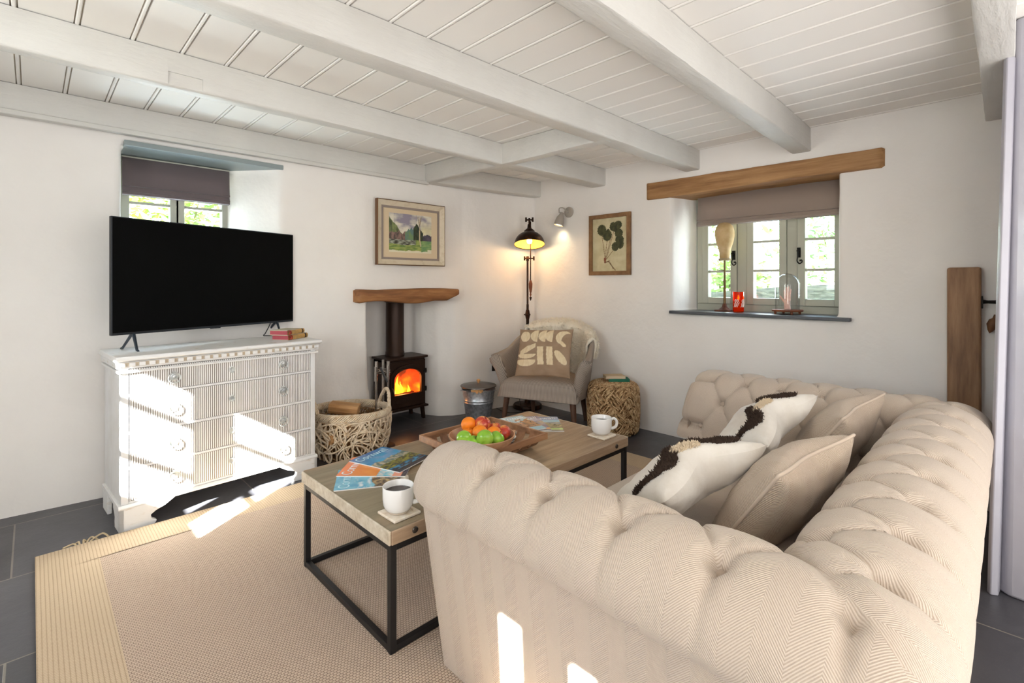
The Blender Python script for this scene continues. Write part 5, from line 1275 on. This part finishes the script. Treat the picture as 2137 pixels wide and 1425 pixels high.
def apple(mat_, pos, r, tilt, rz, label, grp):
    t = thing('apple', label, 'apple', mw=Matrix.Translation(pos) @ Matrix.Rotation(rz, 4, 'Z') @ Matrix.Rotation(tilt, 4, 'X'), group=grp)
    mb = MB(); pr = []
    for k in range(25):
        a_ = pi*k/24; q = 1-.0*cos(a_); rr = r*sin(a_)*(1.02+.06*cos(a_-.0)*-1*-1); z = -r*.90*cos(a_); z += -.26*r*exp(-(sin(a_)/.30)**2) if a_ > pi/2 else .14*r*exp(-(sin(a_)/.25)**2); pr.append((max(rr,.0004), z))
    mb.lathe(pr, 32, caps=False); mb.build('flesh', mat_, t, ang=180)
    mb = MB(); mb.tube([(0,0,r*.55),(.001,.002,r*.82),(.003,.004,r*1.0)], [.0012,.001,.0014], 6); mb.build('stalk', stalk, t); return t
def orange(pos, r, tilt, rz, label):
    t = thing('orange', label, 'orange', mw=Matrix.Translation(pos) @ Matrix.Rotation(rz, 4, 'Z') @ Matrix.Rotation(tilt, 4, 'X'), group='oranges in the bowl')
    mb = MB(); mb.lathe([(max(.0004,r*sin(pi*k/24)), -r*.95*cos(pi*k/24)-(.06*r*exp(-(sin(pi*k/24)/.15)**2) if k > 12 else 0)) for k in range(25)], 32, caps=False); mb.build('peel', orange_m, t, ang=180)
    mb = MB(); mb.lathe([(.001,r*.87),(.003,r*.885),(.002,r*.90),(.001,r*.905)], 8); mb.build('navel', stalk, t)
ga = 'green apples in the bowl'; ra = 'red apples in the bowl'
apple(gapple, (1.352,1.674,.525), .034, 1.1, 2.2, 'leftmost green apple, at the left rim of the bowl', ga)
apple(gapple, (1.366,1.628,.512), .032, .5, .3, 'low green apple half hidden behind the front one', ga)
apple(gapple, (1.400,1.592,.532), .037, 1.2, 2.4, 'large green apple at the very front of the bowl', ga)
apple(gapple, (1.462,1.582,.520), .034, .7, 1.2, 'rightmost green apple in the bowl', ga)
orange((1.452,1.765,.545), .036, .6, 2.5, 'topmost orange, at the back left of the bowl')
orange((1.412,1.722,.512), .034, .3, .5, 'orange tucked behind the leftmost green apple')
orange((1.438,1.668,.528), .037, .9, 1.7, 'orange in the middle of the bowl, behind the front green apple')
orange((1.488,1.632,.522), .036, .4, 3.0, 'orange right of the middle, beside the red apples')
apple(rapple, (1.500,1.720,.548), .038, .5, .7, 'large red and yellow apple on top at the back of the bowl', ra)
apple(rapple, (1.548,1.690,.522), .032, .3, 2.7, 'red apple mostly hidden behind the others at the back right', ra)
apple(rapple, (1.545,1.632,.515), .036, .8, 4.0, 'streaky red apple at the right rim of the bowl', ra)
# round coasters and shells in the trug
shellm = M('white_shell', hx('e6e4e0'), .5, var=(40, hx('b8b4ac'), .5, .7)); dk = M('dark_slate_disc', hx('5a5c60'), .5)
for k in range(4):
    o = MB().lathe([(.001,0),(.043,0),(.044,.003),(.043,.006),(.001,.006)], 28, (0,0,0)).build('round_coaster', [dk, shellm][k%2]); o.location = (1.665+.003*k,1.742-.002*k,.4225+.0068*k)
    tag(o, ['lowest dark round coaster of the stack inside the trug','second pale round coaster of the stack inside the trug','third dark round coaster of the stack inside the trug','topmost pale round coaster of the stack inside the trug'][k], 'coaster', 'round coasters in the trug')
for k, (x, y, z, lab) in enumerate(((1.615,1.865,.430,'white shell nearest the back corner inside the trug'),(1.665,1.845,.428,'white shell between the bowl and the end of the trug'))):
    mb = MB(); mb.lathe([(.001,-.006),(.022,-.004),(.028,.0),(.020,.008),(.008,.013),(.001,.014)], 18, sy=.7); o = mb.build('shell', shellm, ang=180); o.location = (x,y,z); o.rotation_euler = (0,.1,k); tag(o, lab, 'shell', 'white shells in the trug')

# ---------------- magazines ----------------
paper = M('white_page_edge', hx('e9e7e2'), .6, bump=(1500,.2,.0003,(.01,.01,1))); cov = vcol('glossy_cover', .25, coat=.4); wht = M('title_white', hx('f4f4f2'), .4); cyan = M('title_cyan', hx('bfe4ee'), .4)
def sea(kind):
    def f(u, v):
        n_ = fbm(u*5, v*6, kind*7)
        if kind == 0:   # coast, blue sky
            c = mixc(hx('4fb2dc'), hx('3f6fa8'), v*1.4-.4+.5*n_)
            if .55 < v < .80 and u > .3: c = mixc(c, hx('8fb6dc'), .8*(n_+.5))
            if v < .56+.06*n_: c = mixc(hx('6a7f78'), hx('c9bda2'), .4+1.4*fbm(u*12, v*14, 2))
            if v < .40+.04*n_: c = mixc(hx('8d8a3c'), hx('3c4a38'), .5+1.4*fbm(u*8, v*26, 5))
            if v < .22: c = mixc(hx('24394a'), hx('4a90b4'), .4+1.2*fbm(u*7, v*18, 8))
            if v < .10: c = hx('1b2a38')
            return c
        if kind == 1:   # orange cover
            c = mixc(hx('f2a04a'), hx('e8863a'), v+.4*n_)
            if v > .80: c = hx('ee7f3c')
            if .42 > v > .18 and u < .45: c = mixc(hx('62c0d8'), hx('e8e4da'), .5+1.3*fbm(u*16, v*12, 3))
            if v < .34+.04*n_ and u > .3: c = mixc(hx('6b2f34'), hx('3a2230'), .5+fbm(u*9, v*9, 2))
            if v < .20: c = mixc(hx('e79a7e'), hx('6fb4cc'), 1 if u > .55 else 0)
            if v < .07: c = hx('2b2438')
            return c
        if kind == 2:   # turquoise wave
            c = mixc(hx('7cc4da'), hx('3f9dc0'), .5+.9*n_)
            if .50 < v < .74: c = mixc(c, hx('dfeef2'), max(0, fbm(u*5, v*16, 4))*1.3)
            if v < .50+.05*n_: c = mixc(hx('4a3a24'), hx('b09464'), .35+1.2*fbm(u*12, v*16, 6))
            if v < .12: c = mixc(hx('e9e2d0'), hx('58452c'), .5+n_)
            return c
        if kind == 3:   # pale bay and green fields
            c = mixc(hx('b9d3e2'), hx('8a98b8'), v*1.2-.2+.3*n_)
            if v < .74: c = hx('a9d0e0')
            if v < .62: c = mixc(hx('6f7d96'), hx('b7b59a'), .5+fbm(u*6, v*14, 3))
            if v < .50+.05*sin(u*4): c = mixc(hx('9c8d68'), hx('6f6a48'), .5+1.2*fbm(u*9, v*16, 9))
            if v < .20: c = hx('b4d67c')
            if v < .10: c = hx('8d8676')
            return c
        if kind == 4:   # mauve harbour
            c = mixc(hx('c4bcc8'), hx('968ea0'), .5+n_)
            if v < .62+.1*n_: c = mixc(hx('8d8496'), hx('c9b48c'), .3+1.1*fbm(u*7, v*12, 5))
            if v < .36: c = mixc(hx('77708a'), hx('5c5468'), .5+n_)
            if v < .17: c = hx('d99a60') if u > .45 else hx('7fb6c8')
            if v < .07: c = hx('5a5262')
            return c
        c = mixc(hx('a9cbd6'), hx('cfe0e0'), .5+n_)
        if v < .66+.2*n_: c = mixc(hx('7a4f34'), hx('b07a4c'), .5+1.2*fbm(u*8, v*11, 6))
        if v < .2 and u > .6: c = hx('8cc4d8')
        return c
    return f
MW_, MH = .212, .282
def magazine(x, y, z, ang, kind, title, label, grp, tcol=None, slope=0, th=.0035):
    mw = Matrix.Translation((x,y,z)) @ Matrix.Rotation(radians(ang), 4, 'Z') @ Matrix.Rotation(slope, 4, 'X') @ Matrix.Translation((0,-MH,0))   # (x,y) is the top-left corner
    t = thing('magazine', label, 'magazine', mw=mw, group=grp)
    mb = MB(); mb.box(0,MW_-.001,0.001,MH-.001,0,th); mb.build('pages', paper, t, smooth=False)
    mb = MB(); picture(mb, 60, 80, lambda u, v: (MW_*u, MH*v, th+.0006), sea(kind)); n0 = len(mb.v); mb.build('cover', cov, t, ang=180)
    text(title, .062, tcol or wht, t, mw @ Matrix.Translation((.010, MH-.056, th+.0012)), 'title', .0001, .80)
    return t
Lg, Rg = 'magazines fanned at the near end of the table', 'magazines fanned at the far end of the table'
magazine(.815,1.795,.4120, 60, 2, 'Cornwall', 'turquoise wave magazine at the bottom of the near fan, under the orange one', Lg, cyan)
magazine(.880,1.915,.4165, 45.5, 1, 'Cornwall', 'orange-covered magazine in the middle of the near fan', Lg, wht)
magazine(.990,2.025,.4210, 18.5, 0, 'Cornwall', 'blue coastal magazine on top of the near fan', Lg, cyan)
magazine(2.055,2.013,.4120, -42, 3, 'Cornwall', 'rightmost magazine of the far fan, green fields on its cover', Rg)
magazine(1.945,2.062,.4165, -31, 4, 'Cornwall', 'mauve middle magazine of the far fan', Rg)
magazine(1.855,2.074,.4210, -17, 5, 'Cornwall', 'leftmost brown and pale blue magazine of the far fan, nearest the trug', Rg)
